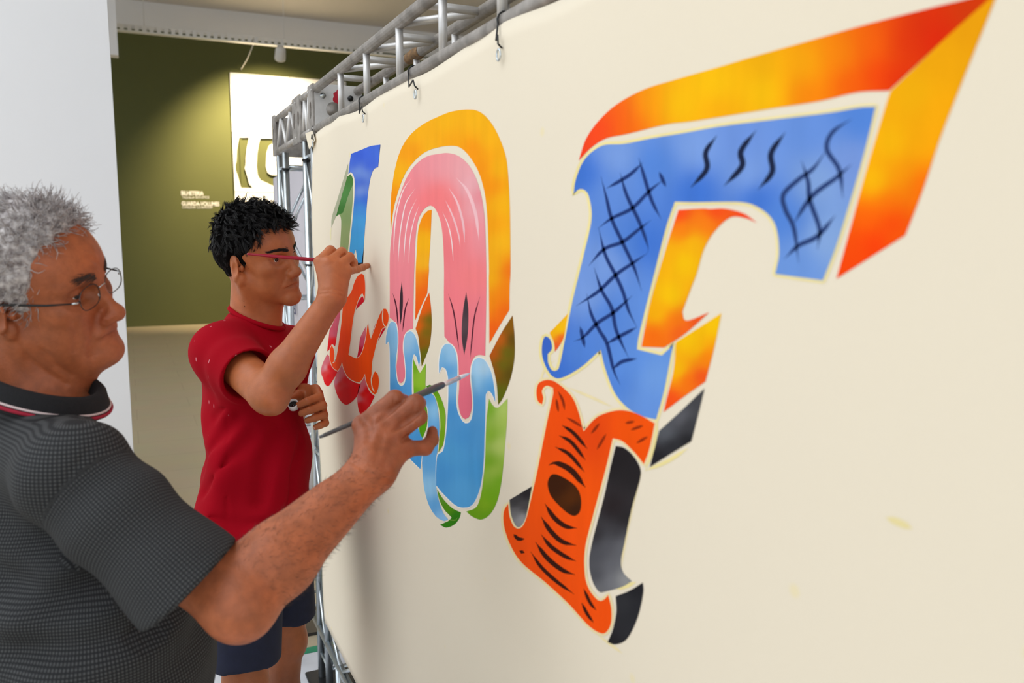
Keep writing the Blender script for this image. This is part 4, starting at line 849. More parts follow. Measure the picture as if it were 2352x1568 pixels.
def polygonise(S, lo, hi, vox, post=None, B=16):
    """surface nets on sparse blocks"""
    lo, hi = np.asarray(lo, float), np.asarray(hi, float)
    nb = np.ceil((hi - lo) / (vox * B)).astype(int)
    idx = np.array(np.meshgrid(*[np.arange(n) for n in nb], indexing='ij')).reshape(3, -1).T
    cen = lo + (idx + .5) * B * vox; Rb = vox * (B + 2) * .87
    dv = [f(cen) for f, _, _ in S.P]; d = None
    for (f, op, k), b in zip(S.P, dv): d = comb(d, b, op, k)
    act = np.where(np.abs(d) < Rb * 1.5 + .012)[0]
    loc = np.array(np.meshgrid(*[np.arange(-1, B + 1)] * 3, indexing='ij')).reshape(3, -1).T
    N = B + 2; NG = nb * B + 4
    gid = lambda c: ((c[..., 0] + 1) * NG[1] + c[..., 1] + 1) * NG[2] + c[..., 2] + 1
    VI, VP_, FQ = [], [], []
    for b in act:
        g0 = idx[b] * B; pts = (lo + (g0 + loc) * vox).astype(np.float32); d = None
        for (f, op, k), dd in zip(S.P, dv):
            c = dd[b]
            if op == 'i':
                if c < -(Rb * 1.3 + k): continue
            elif c > Rb * 1.4 + k: continue
            d = comb(d, f(pts), op, k)
        if d is None: continue
        if post is not None: d = post(pts, d)
        D = d.reshape(N, N, N); sg = D < 0
        if sg.all() or not sg.any(): continue
        cs = [D[i:N - 1 + i, j:N - 1 + j, k:N - 1 + k] for i, j, k in CORN]
        cnt = sum((c < 0).astype(np.int8) for c in cs); mx = (cnt > 0) & (cnt < 8)
        ci = np.argwhere(mx)
        if len(ci) == 0: continue
        vals = np.stack([c[mx] for c in cs], 1); acc = np.zeros((len(ci), 3)); num = np.zeros(len(ci))
        for a, e in EDG:
            va, ve = vals[:, a], vals[:, e]; cr = (va < 0) != (ve < 0)
            t = np.where(cr, va / np.where(cr, va - ve, 1), 0)
            acc += np.where(cr[:, None], CORN[a] + (CORN[e] - CORN[a]) * t[:, None], 0); num += cr
        gc = ci - 1 + g0
        VI.append(gid(gc)); VP_.append(lo + (gc + acc / num[:, None]) * vox)
        core = sg[1:N - 1, 1:N - 1, 1:N - 1]
        for ax in range(3):
            sl = [slice(1, N - 1)] * 3; sl[ax] = slice(2, N); nx = sg[tuple(sl)]
            e = np.argwhere(core != nx)
            if len(e) == 0: continue
            s0 = core[tuple(e.T)]; e = e + g0; u, v = (ax + 1) % 3, (ax + 2) % 3
            du = np.zeros(3, int); du[u] = 1; dw = np.zeros(3, int); dw[v] = 1
            q = np.stack([gid(e - du - dw), gid(e - dw), gid(e), gid(e - du)], 1)
            FQ.append(np.where(s0[:, None], q, q[:, ::-1]))
    VI = np.concatenate(VI); VP_ = np.concatenate(VP_); FQ = np.concatenate(FQ)
    u, first = np.unique(VI, return_index=True); P = VP_[first]
    Q = np.searchsorted(u, FQ); Q = np.clip(Q, 0, len(u) - 1)
    ok = (u[Q] == FQ).all(1); Q = Q[ok]
    return P, Q
def relax(P, Q, it=2, lam=.5):
    P = P.copy()
    for _ in range(it):
        s = np.zeros_like(P); c = np.zeros(len(P))
        for a, b in ((0, 1), (1, 2), (2, 3), (3, 0)):
            np.add.at(s, Q[:, a], P[Q[:, b]]); np.add.at(s, Q[:, b], P[Q[:, a]]); np.add.at(c, Q[:, a], 1); np.add.at(c, Q[:, b], 1)
        P += lam * (s / np.maximum(c, 1)[:, None] - P)
    return P
def mesh_from(name, P, Q, m, parent, cols=None, uv=None):
    me = bpy.data.meshes.new(name)
    me.vertices.add(len(P)); me.vertices.foreach_set('co', P.astype(np.float32).ravel())
    me.loops.add(len(Q) * 4); me.loops.foreach_set('vertex_index', Q.astype(np.int32).ravel())
    me.polygons.add(len(Q)); me.polygons.foreach_set('loop_start', np.arange(0, len(Q) * 4, 4, dtype=np.int32))
    me.update(calc_edges=True); me.validate()
    if cols is not None:
        a = me.color_attributes.new('Col', 'FLOAT_COLOR', 'POINT')
        a.data.foreach_set('color', np.concatenate([cols, np.ones((len(cols), 1))], 1).astype(np.float32).ravel())
    if uv is not None:
        l = me.uv_layers.new(name='UVMap'); l.data.foreach_set('uv', uv[Q.ravel()].astype(np.float32).ravel())
    return link(name, me, m, parent, True)
def vnormals(P, Q):
    n = np.cross(P[Q[:, 2]] - P[Q[:, 0]], P[Q[:, 3]] - P[Q[:, 1]]); N = np.zeros_like(P)
    for a in range(4): np.add.at(N, Q[:, a], n)
    return N / (np.linalg.norm(N, axis=1)[:, None] + 1e-12)
def strands(name, paths, rad, m, parent, sides=3):
    """paths (n,m,3), rad (m,) or (n,m): tapered locks in one mesh"""
    n, k, _ = paths.shape; rad = np.broadcast_to(rad, (n, k))
    t = np.gradient(paths, axis=1); t /= np.linalg.norm(t, axis=2)[..., None] + 1e-12
    a = np.where(np.abs(t[..., 2:3]) < .8, V3(0, 0, 1), V3(1, 0, 0)); u = np.cross(t, a); u /= np.linalg.norm(u, axis=2)[..., None] + 1e-12; w = np.cross(t, u)
    V = np.stack([paths + rad[..., None] * (math.cos(2 * math.pi * s / sides) * u + math.sin(2 * math.pi * s / sides) * w) for s in range(sides)], 2)
    base = (np.arange(n) * k * sides)[:, None, None] + (np.arange(k - 1) * sides)[None, :, None] + np.arange(sides)[None, None]
    nxt = (np.arange(sides) + 1) % sides - np.arange(sides)
    Q = np.stack([base, base + nxt, base + nxt + sides, base + sides], -1).reshape(-1, 4)
    return mesh_from(name, V.reshape(-1, 3), Q, m, parent)
def wob(p, f, s=0):
    """cheap smooth noise, about -1..1"""
    x, y, z = (p * f).T
    return (np.sin(x * 1.7 + 1.3 * np.sin(y * 1.1 + s) + s) + np.sin(y * 1.9 + 1.1 * np.sin(z * 1.3 + 2 * s) + 2.1 * s) + np.sin(z * 1.6 + 1.4 * np.sin(x * 1.2 + s) + .7 * s)) / 3
def rot(y, p, r):
    y, p, r = map(math.radians, (y, p, r)); cy, sy, cp, sp, cr, sr = math.cos(y), math.sin(y), math.cos(p), math.sin(p), math.cos(r), math.sin(r)
    return np.array([[cy, -sy, 0], [sy, cy, 0], [0, 0, 1]]) @ np.array([[cp, 0, sp], [0, 1, 0], [-sp, 0, cp]]) @ np.array([[1, 0, 0], [0, cr, -sr], [0, sr, cr]])

def head_prims(o):
    """head in its own frame: X forward, Y left, Z up, origin between the ear canals (metres)"""
    H = Sdf(); both = (-1, 1)
    H.add(ell((0, 0, .042), (.094, .076, .086)), .02)
    H.add(ell((-.035, 0, .03), (.066, .07, .072)), .03)
    H.add(ell((.036, 0, .04), (.06, .062, .062)), .03)
    H.add(ell((.038, 0, -.022), (.054, .057, .068)), .03)
    for s in both:
        H.add(rc((.004, s * o.get('jaw_w', .05), -.05), (.078, s * .013, -.094), .02, .0185), .022)
        H.add(ell((.058, s * .043, -.012), (.024, .021, .018)), .022)
        H.add(ell((.045, s * .036, -.05), (.036, .026 * o.get('cheek', 1), .034)), .02)
    H.add(ell((.04, 0, -.066), (.048, .043, .036)), .02)
    H.add(ell((.082 + o.get('chin', 0), 0, -.095), (.0195, .021, .019)), .014)
    for s in both:
        H.add(rc((.083, s * .012, .027), (.066, s * .046, .026), .0125, .010), .012)
    H.add(ell((.085, 0, .022), (.013, .014, .014)), .012)
    for s in both: H.sub(ell((.092, s * .033, .008), (.018, .021, .0125)), .014)
    for s in both: H.add(ell((.0705, s * .031, .0105), (.0138, .0155, .0132)), .004)
    nt = o.get('nose_tip', (.110, 0, -.029))
    H.add(rc((.0905, 0, .016), (nt[0] - .003, 0, nt[2] + .004), .0075, .0105), .008)
    H.add(ell(nt, V3(.0125, .0125, .0115) * o.get('nose_s', 1)), .006)
    for s in both:
        H.add(ell((nt[0] - .011, s * .0125, nt[2] - .005), V3(.0125, .0085, .0095) * o.get('nose_s', 1)), .005)
        H.sub(ell((nt[0] - .006, s * .0075, nt[2] - .0135), (.007, .004, .004)), .003)
    H.add(ell((.074, 0, -.058), (.026, .032, .024)), .014)
    lu, ll = o.get('lip_u', .0062), o.get('lip_l', .0075); md = o.get('mouth_drop', 0)
    for s in both:
        H.add(rc((.0825, s * .024, -.0635 - md), (.0955, s * .004, -.0575), .0035, lu), .005)
        H.add(rc((.0825, s * .023, -.0645 - md), (.0935, s * .004, -.0705), .0035, ll), .005)
        H.sub(rc((.0895, s * .0265, -.0645 - md), (.1045, 0, -.0638), .0013, .0017), .003)
    for s in both:
        H.sub(ell((.0855, s * .031, .0095), (.012, .0135, o.get('eye_open', .0028)), rot(0, 0, -6 * s)), .0012)
    for s in both:   # ears
        R = rot(s * 28, 0, s * 6)
        H.add(ell((-.013, s * .079, .001), (.0195, .0065, .031), R), .006)
        H.add(ell((-.004, s * .0745, -.027), (.0095, .006, .012), R), .006)
        H.sub(ell((-.0085, s * .086, -.003), (.0095, .006, .017), R), .005)
        H.sub(ell((-.013, s * .0865, .016), (.010, .004, .010), R), .005)
        H.add(ell((.005, s * .0755, -.003), (.0055, .0045, .008)), .004)
    return H.P
def eyes(hd, parent, name='eyeball'):
    o, R, sc = hd
    for s in (-1, 1):
        c = o + R @ V3(.0698, s * .031, .0105) * sc
        bm = bmesh.new(); bmesh.ops.create_uvsphere(bm, u_segments=20, v_segments=12, radius=.0126 * sc)
        me = bpy.data.meshes.new(name); bm.to_mesh(me); bm.free(); me.transform(Matrix.Translation(c))
        e = link(name, me, M['eye_white'], parent, True)
        ax = R @ V3(1, -.25 if s < 0 else -.25, -.05); ax /= np.linalg.norm(ax)
        lathe('iris', [(-.002, .0063 * sc), (.0004, .0058 * sc), (.0012, .003 * sc), (.0014, .0004)], c + ax * .0113 * sc, ax, M['iris'], e, 16)
def nail(p, d, up, w, l, parent, nm='nail'):
    """thin curved plate lying on a finger tip"""
    d = d / np.linalg.norm(d); up = up - d * (up @ d); up /= np.linalg.norm(up); s = np.cross(d, up)
    V = []; Fc = []
    for i in range(5):
        for j in range(5):
            a, b = (i - 2) / 2, (j - 2) / 2
            ww = w * (1 - .25 * max(0, a) ** 2)
            V.append(p + d * l * a * (1 - .15 * b * b) + s * ww * b + up * (-.35 * w * b * b - .0002))
    for i in range(4):
        for j in range(4): Fc.append((i * 5 + j, i * 5 + j + 1, i * 5 + j + 6, i * 5 + j + 5))
    o = pydata(nm, V, Fc, M['nail'], parent, True); m = o.modifiers.new('t', 'SOLIDIFY'); m.thickness = .0006
    return o
def finger(S, pts, r, k=.006):
    for i in range(len(pts) - 1):
        S.add(rc(pts[i], pts[i + 1], r[i], r[i + 1]), k)

def sdf_eval(S, p):
    d = None
    for f, op, k in S.P: d = comb(d, f(p), op, k)
    return d
def trace_many(S, P, d0=.8):
    """first points of the surface S along the sight lines through photo pixels"""
    r = np.array([ray(*p) for p in P]); r /= np.linalg.norm(r, axis=1)[:, None]; t = np.full(len(P), d0)
    for _ in range(60):
        d = sdf_eval(S, (CP + r * t[:, None]).astype(np.float32)); t = t + d * .85
        if np.abs(d).max() < 2e-4: break
    return CP + r * t[:, None], -r
def snap(S, p, dirs, it=25):
    """slide points along -dirs on to the surface"""
    p = np.asarray(p, float).copy(); dirs = np.broadcast_to(dirs, p.shape)
    for _ in range(it): p -= dirs * (sdf_eval(S, p.astype(np.float32)) * .8)[:, None]
    return p
def grooves(S, specs, d0=.8, lift=.0004):
    """fine creases pressed into S along points given on its visible side: (points, radius, softness)"""
    allp, spans = [], []
    for pts, r, k in specs:
        P = []
        for a, b in zip(pts[:-1], pts[1:]):
            m = max(1, int(math.hypot(b[0] - a[0], b[1] - a[1]) / 14))
            P += [(a[0] + (b[0] - a[0]) * i / m, a[1] + (b[1] - a[1]) * i / m) for i in range(m)]
        P.append(pts[-1]); spans.append((len(allp), len(P), r, k)); allp += P
    X, v = trace_many(S, allp, d0); X = X + v * lift
    for o, n, r, k in spans:
        segs = []
        for i in range(n - 1):
            a, b = X[o + i], X[o + i + 1]
            if not 1e-5 < np.linalg.norm(a - b) < .04: continue
            s = lambda j: .35 + .65 * min(1, 3.0 * min(j, n - 1 - j) / max(1, n - 1))
            segs.append(rc(a, b, r * s(i), r * s(i + 1) + 1e-6))
        if segs: S.P.append((lambda p, segs=segs: np.minimum.reduce([f(p) for f in segs]), 's', k))
# ------------------------------------------------------------------ the grey-haired man in the foreground
FWD = RT.copy(); LFT = V3(math.sin(YAW), math.cos(YAW), 0); ZU = V3(0, 0, 1)
BODY_R = np.stack([FWD, LFT, ZU], 1)
def stack(S, pts, k, BODY_R=None):
    """torso as an upright chain of elliptical sections: (centre, semi forward, semi sideways)"""
    BODY_R = globals()["BODY_R"] if BODY_R is None else BODY_R
    for (c0, f0, l0), (c1, f1, l1) in zip(pts[:-1], pts[1:]):
        s = V3(1, (l0 + l1) / (f0 + f1), 1); o = np.zeros(3)
        f = rc((c0 @ BODY_R) / s, (c1 @ BODY_R) / s, f0, f1)
        S.add(lambda p, f=f, s=s: f(p @ BODY_R / s), k)
def old_man():
    t = thing('person', 'grey-haired man with glasses in a charcoal polo shirt, painting with a grey brush', 'person', (-.15, 1.45, 0))
    hd = (V3(-.1173, 1.4137, 1.4682) - RT * .006, rot(-29.2, 0, 18.7), 1.0); HO, HR, HS = hd
    L = lambda x, y, z: HO + HR @ V3(x, y, z)
    TW = rot(22, 0, 0); BR = rot(0, 0, 0); L2 = TW[:, 1]
    sh, el, wr = at(176, 1096, 1.09), at(548, 1374, 1.06), at(855, 1080, 1.175)
    neck = at(45, 900, 1.28); chest = at(80, 1150, 1.28); belly = at(225, 1500, 1.27); pel = at(215, 1800, 1.27)
    S = Sdf()
    S.local(hd, head_prims(dict(jaw_w=.052, cheek=1.15, chin=.004, nose_tip=(.1105, 0, -.032), nose_s=1.16, lip_u=.0045, lip_l=.0055, mouth_drop=.006, eye_open=.0014)))
    O = Sdf()      # age: jowls, folds, heavier throat
    for s in (-1, 1):
        O.add(ell((.038, s * .04, -.078), (.03, .02, .022)), .02)
    O.add(ell((.038, 0, -.100), (.042, .04, .024)), .025)
    S.local(hd, O.P)
    # neck
    S.add(rc(L(-.022, 0, -.03), neck + V3(0, 0, -.02), .060, .072), .03)
    S.add(rc(L(.03, 0, -.085), neck + FWD * .04 + V3(0, 0, -.06), .042, .05), .03)
    # trunk (inside the shirt), arm, hand
    S.add(rc(neck + V3(0, 0, -.05), chest, .06, .09), .05)
    sh2 = sh + L2 * .42; el2 = sh2 + V3(-.06, .02, -.28); wr2 = el2 + V3(.04, 0, -.24)
    S.add(rc(neck + V3(0, 0, -.05), sh, .06, .05), .05)
    S.add(rc(neck + V3(0, 0, -.05), sh2, .06, .05), .05)
    S.add(rc(sh, el, .056, .046), .02)
    mid = el * .72 + wr * .28; ax = (wr - el) / np.linalg.norm(wr - el)
    S.add(rc(el, mid, .046, .0475), .02); S.add(rc(mid, wr, .0475, .029), .02)
    S.add(ell(at(556, 1405, 1.035), (.03, .03, .03)), .035)
    S.add(rc(el * .8 + wr * .2 + ZU * .012, el * .35 + wr * .65 + ZU * .006, .036, .026), .02)
    # other arm hanging on the far side
    S.add(rc(sh2, el2, .05, .043), .02); S.add(rc(el2, wr2, .043, .028), .02); S.add(ell(wr2 + V3(.02, 0, -.07), (.035, .022, .055)), .02)
    # right hand
    hp = lambda x, y, d: at(x, y, d)
    mcp = [hp(832, 976, 1.228), hp(872, 980, 1.213), hp(908, 998, 1.212), hp(934, 1030, 1.218)]
    pip = [hp(907, 916, 1.225), hp(954, 926, 1.222), hp(962, 957, 1.22), hp(977, 1028, 1.235)]
    dip = [hp(926, 922, 1.262), hp(962, 926, 1.258), hp(958, 958, 1.258), hp(992, 1010, 1.25)]
    tip = [hp(928, 934, 1.285), hp(950, 934, 1.283), hp(944, 952, 1.28), hp(993, 990, 1.262)]
    for i, (r0, r1, r2, r3) in enumerate([(.0140, .0132, .0105, .0085), (.0138, .0132, .0105, .0085), (.0132, .0122, .0105, .0085), (.0122, .0112, .0098, .0082)]):
        S.add(rc(wr + (mcp[i] - wr) * .12, mcp[i], .022, r0 - .0005), .014)
        finger(S, [mcp[i], pip[i], dip[i], tip[i]], [r0, r1, r2, r3], .0045)
        S.add(ell(mcp[i] - FW * .004, (.0118, .0118, .0118)), .008)
    S.add(rc(wr, hp(880, 1030, 1.215), .030, .026), .02)
    for i in range(3): S.sub(rc(pip[i] - FW * .013 + UP * .008, pip[i] - FW * .013 - UP * .008, .0006, .0006), .004)
    th = [hp(838, 1040, 1.235), hp(868, 975, 1.285), hp(905, 945, 1.305), hp(945, 924, 1.296)]
    finger(S, th, [.017, .014, .012, .0095], .01)
    grooves(S, (([(241, 702), (224, 738), (215, 775), (209, 818)], .0024, .010), ([(226, 783), (219, 800), (214, 822)], .0018, .007), ([(148, 692), (172, 687), (198, 684)], .0016, .004), ([(152, 704), (172, 712), (194, 712)], .0009, .006), ([(132, 684), (118, 676)], .0007, .004), ([(132, 694), (116, 696)], .0007, .004),
                      ([(44, 792), (70, 828), (105, 858), (150, 882)], .0016, .009), ([(98, 805), (125, 838), (165, 862)], .0013, .009), ([(236, 738), (246, 743), (262, 735)], .0010, .005), ([(190, 592), (212, 596), (228, 606)], .0006, .006), ([(196, 570), (212, 575)], .0006, .006), ([(170, 740), (178, 775), (172, 805)], .0008, .010),
                      ([(806, 1058), (850, 1086), (902, 1102)], .0012, .006), ([(806, 1046), (840, 1062), (890, 1078)], .0007, .006),
                ([(832, 960), (850, 975), (846, 1010)], .0010, .012), ([(878, 1000), (872, 1030), (866, 1055)], .0010, .014), ([(905, 1012), (895, 1040), (885, 1065)], .0010, .014)))
    grooves(S, (([(225, 784), (243, 774), (260, 764), (272, 756)], .0026, .0025),), .8, -.0004)
    grooves(S, (([(864, 972), (890, 949), (926, 922)], .0050, .004), ([(904, 990), (935, 967), (968, 945)], .0050, .004), ([(922, 1014), (936, 1002), (946, 997)], .0040, .005)), .8, -.0022)
    lo, hi = V3(-.85, .85, .55), V3(.55, 2.05, 1.66)
    P, Q = polygonise(S, lo, hi, .0028)
    q = (P - HO) @ HR
    base = lin((180, 101, 63)); cols = np.repeat(base[None], len(P), 0)
    n1 = wob(P, 55, 1)[:, None]; n2 = wob(P, 19, 3)[:, None]
    cols *= 1 + .10 * n1 + .10 * n2
    inh = (np.abs(q[:, 1]) < .1) & (q[:, 2] > -.13) & (q[:, 0] > -.05)
    g = lambda c, r: np.exp(-(((q - V3(*c)) / V3(*r)) ** 2).sum(1))[:, None] * inh[:, None]
    cols = cols * (1 + g((.08, 0, .06), (.04, .06, .03)) * V3(.12, .06, -.12))
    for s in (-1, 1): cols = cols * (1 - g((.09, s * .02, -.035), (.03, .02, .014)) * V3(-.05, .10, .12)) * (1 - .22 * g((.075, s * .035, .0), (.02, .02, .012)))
    cols = cols * (1 - g((.098, 0, -.064), (.012, .022, .0055)) * V3(.10, .22, .12))
    arm = np.clip(((P - el) @ ax) / .2, 0, 1.4)[:, None] * (((P - wr) @ FWD) > -.33)[:, None]
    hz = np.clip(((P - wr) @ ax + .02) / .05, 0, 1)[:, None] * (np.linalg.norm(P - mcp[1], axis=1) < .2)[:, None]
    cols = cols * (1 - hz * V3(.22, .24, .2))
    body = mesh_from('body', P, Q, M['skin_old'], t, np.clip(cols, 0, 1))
    N = vnormals(P, Q)
    eyes(hd, body)
    nail(tip[3] + (dip[3] - tip[3]) * .1 - FW * .0078 - RT * .001, tip[3] - dip[3], -FW, .0048, .0058, body)
    nail(hp(956, 917, 1.287) - FW * .004, th[3] - th[2], -FW + UP * .6, .0055, .0065, body)
    # fine hair on the forearm
    sel = np.where((((P - el) @ ax) > .03) & (((P - el) @ ax) < np.linalg.norm(wr - el) - .0) & (np.linalg.norm(np.cross(P - el, ax), axis=1) < .07))[0]
    sel = RNG.choice(sel, 1500)
    d0 = N[sel] * .45 + ax * .6 - ZU * .35 + RNG.normal(0, .35, (len(sel), 3)); d0 /= np.linalg.norm(d0, axis=1)[:, None]
    ln = RNG.uniform(.003, .009, (len(sel), 1)); s_ = np.linspace(0, 1, 4)[None, :, None]
    path = P[sel][:, None] + d0[:, None] * ln[:, None] * s_ + (ax - ZU * .4)[None, None] * ln[:, None] * .35 * s_ ** 2
    h = strands('arm_hair', path, np.array([.00016, .00015, .00012, .00004]), M['brow'], body); h['kind'] = 'stuff'
    # head hair: a close woolly cap with many loose curls
    C = Sdf()
    cap = Sdf()
    cap.add(ell((-.006, 0, .05), (.103, .085, .093)), .02); cap.add(ell((-.04, 0, .03), (.074, .081, .085)), .03)
    cap.cut(lambda p: np.interp(p[:, 0], [-.2, -.001, .001, .030, .042, .052, .060, .11], [-.05, -.05, -.014, -.008, .035, .072, .090, .096]) * .6 - p[:, 2] * .6, .012)
    for s in (-1, 1): cap.sub(ell((-.012, s * .085, -.004), (.022, .02, .032)), .006)
    cap.sub(ell((.085, 0, .028), (.05, .06, .066)), .012)
    C.local(hd, cap.P)
    P2, Q2 = polygonise(C, HO - .17, HO + .17, .003, lambda p, d: d + .0035 * wob(p, 170, 2) + .003 * wob(p, 80, 5))
    hair = mesh_from('hair', P2, Q2, M['hair_grey'], t); N2 = vnormals(P2, Q2); q2 = (P2 - HO) @ HR
    w = np.clip((q2[:, 2] + .06) * 8, .2, 1.3); sel = RNG.choice(len(P2), 5200, p=w / w.sum())
    flow = (HR @ V3(-.55, 0, -.15))[None] + N2[sel] * .35 + RNG.normal(0, .28, (len(sel), 3))
    side = np.where(q2[sel, 2] < .05, 1.0, 0)[:, None]; flow = flow * (1 - side) + side * ((HR @ V3(-.55, 0, -.6))[None] + N2[sel] * .25 + RNG.normal(0, .25, (len(sel), 3)))
    front = ((q2[sel, 0] > .02) & (q2[sel, 2] > .08))[:, None]; flow = np.where(front, N2[sel] * .6 + RNG.normal(0, .5, (len(sel), 3)), flow)
    flow /= np.linalg.norm(flow, axis=1)[:, None] + 1e-9
    cu = np.cross(flow, N2[sel]); cu /= np.linalg.norm(cu, axis=1)[:, None] + 1e-9
    m = 8; s_ = np.linspace(0, 1, m)[None, :, None]; ln = RNG.uniform(.014, .032, (len(sel), 1, 1)); ph = RNG.uniform(0, 6.3, (len(sel), 1, 1)); fr = RNG.uniform(2.5, 5.5, (len(sel), 1, 1)); am = RNG.uniform(.0015, .005, (len(sel), 1, 1))
    path = P2[sel][:, None] - N2[sel][:, None] * .002 + flow[:, None] * ln * s_ + cu[:, None] * am * (np.sin(ph + fr * s_) - np.sin(ph)) + N2[sel][:, None] * am * (np.cos(ph + fr * s_) - np.cos(ph))
    strands('curls', path, np.linspace(.00085, .0003, m)[None] * RNG.uniform(.5, 1.2, (len(sel), 1)), M['hair_grey'], hair)['kind'] = 'stuff'
    # eyebrows
    bp_ = []
    for s in (-1, 1):
        for i in range(110):
            u = RNG.uniform(0, .8) ** 1.3; c = V3(.095 - .020 * u ** 1.5, s * (.012 + .036 * u), .030 + .004 * math.sin(math.pi * u) + RNG.normal(0, .0028))
            dv_ = V3(.004, s * .010, .003 + RNG.normal(0, .003)); c = c + V3(.0015, 0, 0)
            bp_.append([L(*(c + dv_ * k / 3 - V3(.0035 * (k / 3) ** 2 * u, 0, .001 * k / 3))) for k in range(4)])
    bp_ = np.array(bp_); bs = snap(S, bp_.reshape(-1, 3), HR @ V3(.9, 0, .25)); bp_ = (bs + (HR @ V3(.0009, 0, .0004))).reshape(bp_.shape)
    strands('eyebrow', bp_, np.array([.0003, .00032, .00022, .0001]), M['brow'], body)['kind'] = 'stuff'
    # ---- charcoal polo shirt
    nc = at(88, 884, 1.225); nax = ZU + RT * .36 - LFT * .05; nax /= np.linalg.norm(nax); fx_ = RT - nax * (RT @ nax); fx_ /= np.linalg.norm(fx_); fy_ = np.cross(nax, fx_); RF, RL = .092, .078
    T = Sdf()
    stack(T, [(chest + V3(0, 0, .0), .120, .165), (chest * .4 + belly * .6, .135, .18)], .05, TW)
    stack(T, [(chest * .5 + belly * .5, .120, .165), (belly, .156, .19), (pel + V3(0, 0, .05), .150, .185)], .07, BR)
    T.add(rc(neck + V3(0, 0, -.062), sh, .070, .070), .05)
    T.add(rc(neck + V3(0, 0, -.062), sh2, .070, .066), .05)
    ua = at(436, 1342, 1.055) - sh; cuff = sh + ua; ua = ua / np.linalg.norm(ua)
    T.add(rc(sh, cuff + ua * .05, .066, .079), .03)
    T.add(rc(sh2, sh2 * .3 + el2 * .7, .066, .07), .03)
    rv = ray(436, 1342); rv = rv / np.linalg.norm(rv); cn = ua - rv * (ua @ rv); cn = cn / np.linalg.norm(cn) + rv * .10; cn = cn / np.linalg.norm(cn)
    T.cut(lambda p: np.where(((p - sh) @ ua > .08) & (np.linalg.norm(np.cross(p - sh, ua), axis=1) < .15) & (((p - sh) @ LFT) < .13), (p - cuff) @ cn, -.05), .004)
    T.sub(rc(cuff + cn * .02, cuff + cn * .2, .056, .085), .006)
    T.cut(lambda p: ((p - nc) @ nax + .004) - np.maximum(0, np.linalg.norm(p - nc, axis=1) - .125) * 2.5, .012)
    T.cut(plane(pel + V3(0, 0, .0), -ZU), .004)
    grooves(T, (([(232, 985), (205, 1030), (165, 1080), (130, 1130), (108, 1178)], .0014, .004), ([(262, 962), (240, 972), (180, 958), (120, 940), (40, 930)], .0010, .003)))
    def folds(p, d):
        q = p - sh; a = q @ ua; r = q @ ZU; fx = q @ FWD; ly = q @ LFT
        rho = np.linalg.norm(q + FWD * .02, axis=1)
        w_ = .0065 * np.sin(rho * 84 + 1.4 * np.sin(fx * 9 - r * 6)) * np.clip((rho - .09) * 14, 0, 1) * np.exp(-((rho - .2) / .14) ** 2) * np.clip((np.linalg.norm(np.cross(q, ua), axis=1) - .085) * 25, 0, 1)      # drapes round the belly
        w_ += .0055 * np.sin(fx * 30 - r * 34 + 2 * np.sin(a * 14)) * np.exp(-((a - .10) / .1) ** 2) * (ly < .12)       # folds along the sleeve
        w_ += .003 * wob(p, 16, 4)
        return d + w_
    P3, Q3 = polygonise(T, V3(-.8, .8, .75), V3(.45, 2.0, 1.5), .004, folds)
    q3 = P3 - sh; a3 = q3 @ ua; pr = q3 - a3[:, None] * ua; onarm = (a3 > .03) & (np.linalg.norm(pr, axis=1) < .125) & ((q3 @ LFT) < .12)
    e1 = np.cross(ua, ZU); e1 /= np.linalg.norm(e1); e2 = np.cross(ua, e1)
    uva = np.stack([np.arctan2(pr @ e2, pr @ e1) * .075, a3], 1)
    pc_ = (P3 - belly) @ BR; uvb = np.stack([np.arctan2(pc_[:, 1] / 1.2, pc_[:, 0]) * .165, P3[:, 2]], 1)
    mesh_from('polo_shirt', P3, Q3, M['polo'], t, None, np.where(onarm[:, None], uva, uvb))
    shirt = bpy.data.objects[[o.name for o in t.children if o.name.startswith('polo')][0]]
    # armhole seam
    # ---- collar: a folded knit band round the neck with red and white edging
    n = 72
    def ringpt(a, rf, rl, h): return nc + fx_ * math.cos(a) * rf + fy_ * math.sin(a) * rl + nax * h
    prof = [(-.016, -.004), (-.012, .014), (-.006, .017), (.001, .013), (.012, -.008), (.0145, -.014), (.012, -.016), (.002, -.008)]
    V = []; Fc = []
    for i in range(n):
        a = 2 * math.pi * i / n
        for (dr_, hh) in prof: V.append(ringpt(a, RF + dr_, RL + dr_, hh))
    k_ = len(prof)
    for i in range(n):
        for j in range(k_ - 1): Fc.append((i * k_ + j, ((i + 1) % n) * k_ + j, ((i + 1) % n) * k_ + j + 1, i * k_ + j + 1))
    col_ = pydata('collar', V, Fc, M['collar'], t, True)
    for nm, dr_, hh, r, m_ in (('red_stripe', .0135, -.0105, .0026, 'stripe_red'), ('white_stripe', .0108, -.0058, .0017, 'stripe_white')):
        tube(nm, [ringpt(2 * math.pi * i / n, RF + dr_, RL + dr_, hh) for i in range(n + 1)], r, M[m_], col_, 8)
    # ---- trousers and shoes
    Tr = Sdf()
    stack(Tr, [(pel + V3(0, 0, .06), .13, .165), (pel + V3(0, 0, -.05), .125, .16)], .03, BR)
    for s in (-1, 1):
        hipc = pel + LFT * s * .09 - ZU * .05; foot = V3(*(hipc[:2] + FWD[:2] * .03), .05)
        Tr.add(rc(hipc, hipc * .5 + foot * .5, .095, .075), .04); Tr.add(rc(hipc * .5 + foot * .5, foot, .075, .065), .03)
    Tr.cut(plane((0, 0, .05), -ZU), .004); Tr.cut(plane(pel + V3(0, 0, .08), ZU), .004)
    P4, Q4 = polygonise(Tr, V3(-.6, 1.0, 0), V3(.4, 2.0, 1.1), .007, lambda p, d: d + .004 * wob(p, 12, 1))
    mesh_from('trousers', P4, Q4, M['trouser'], t)
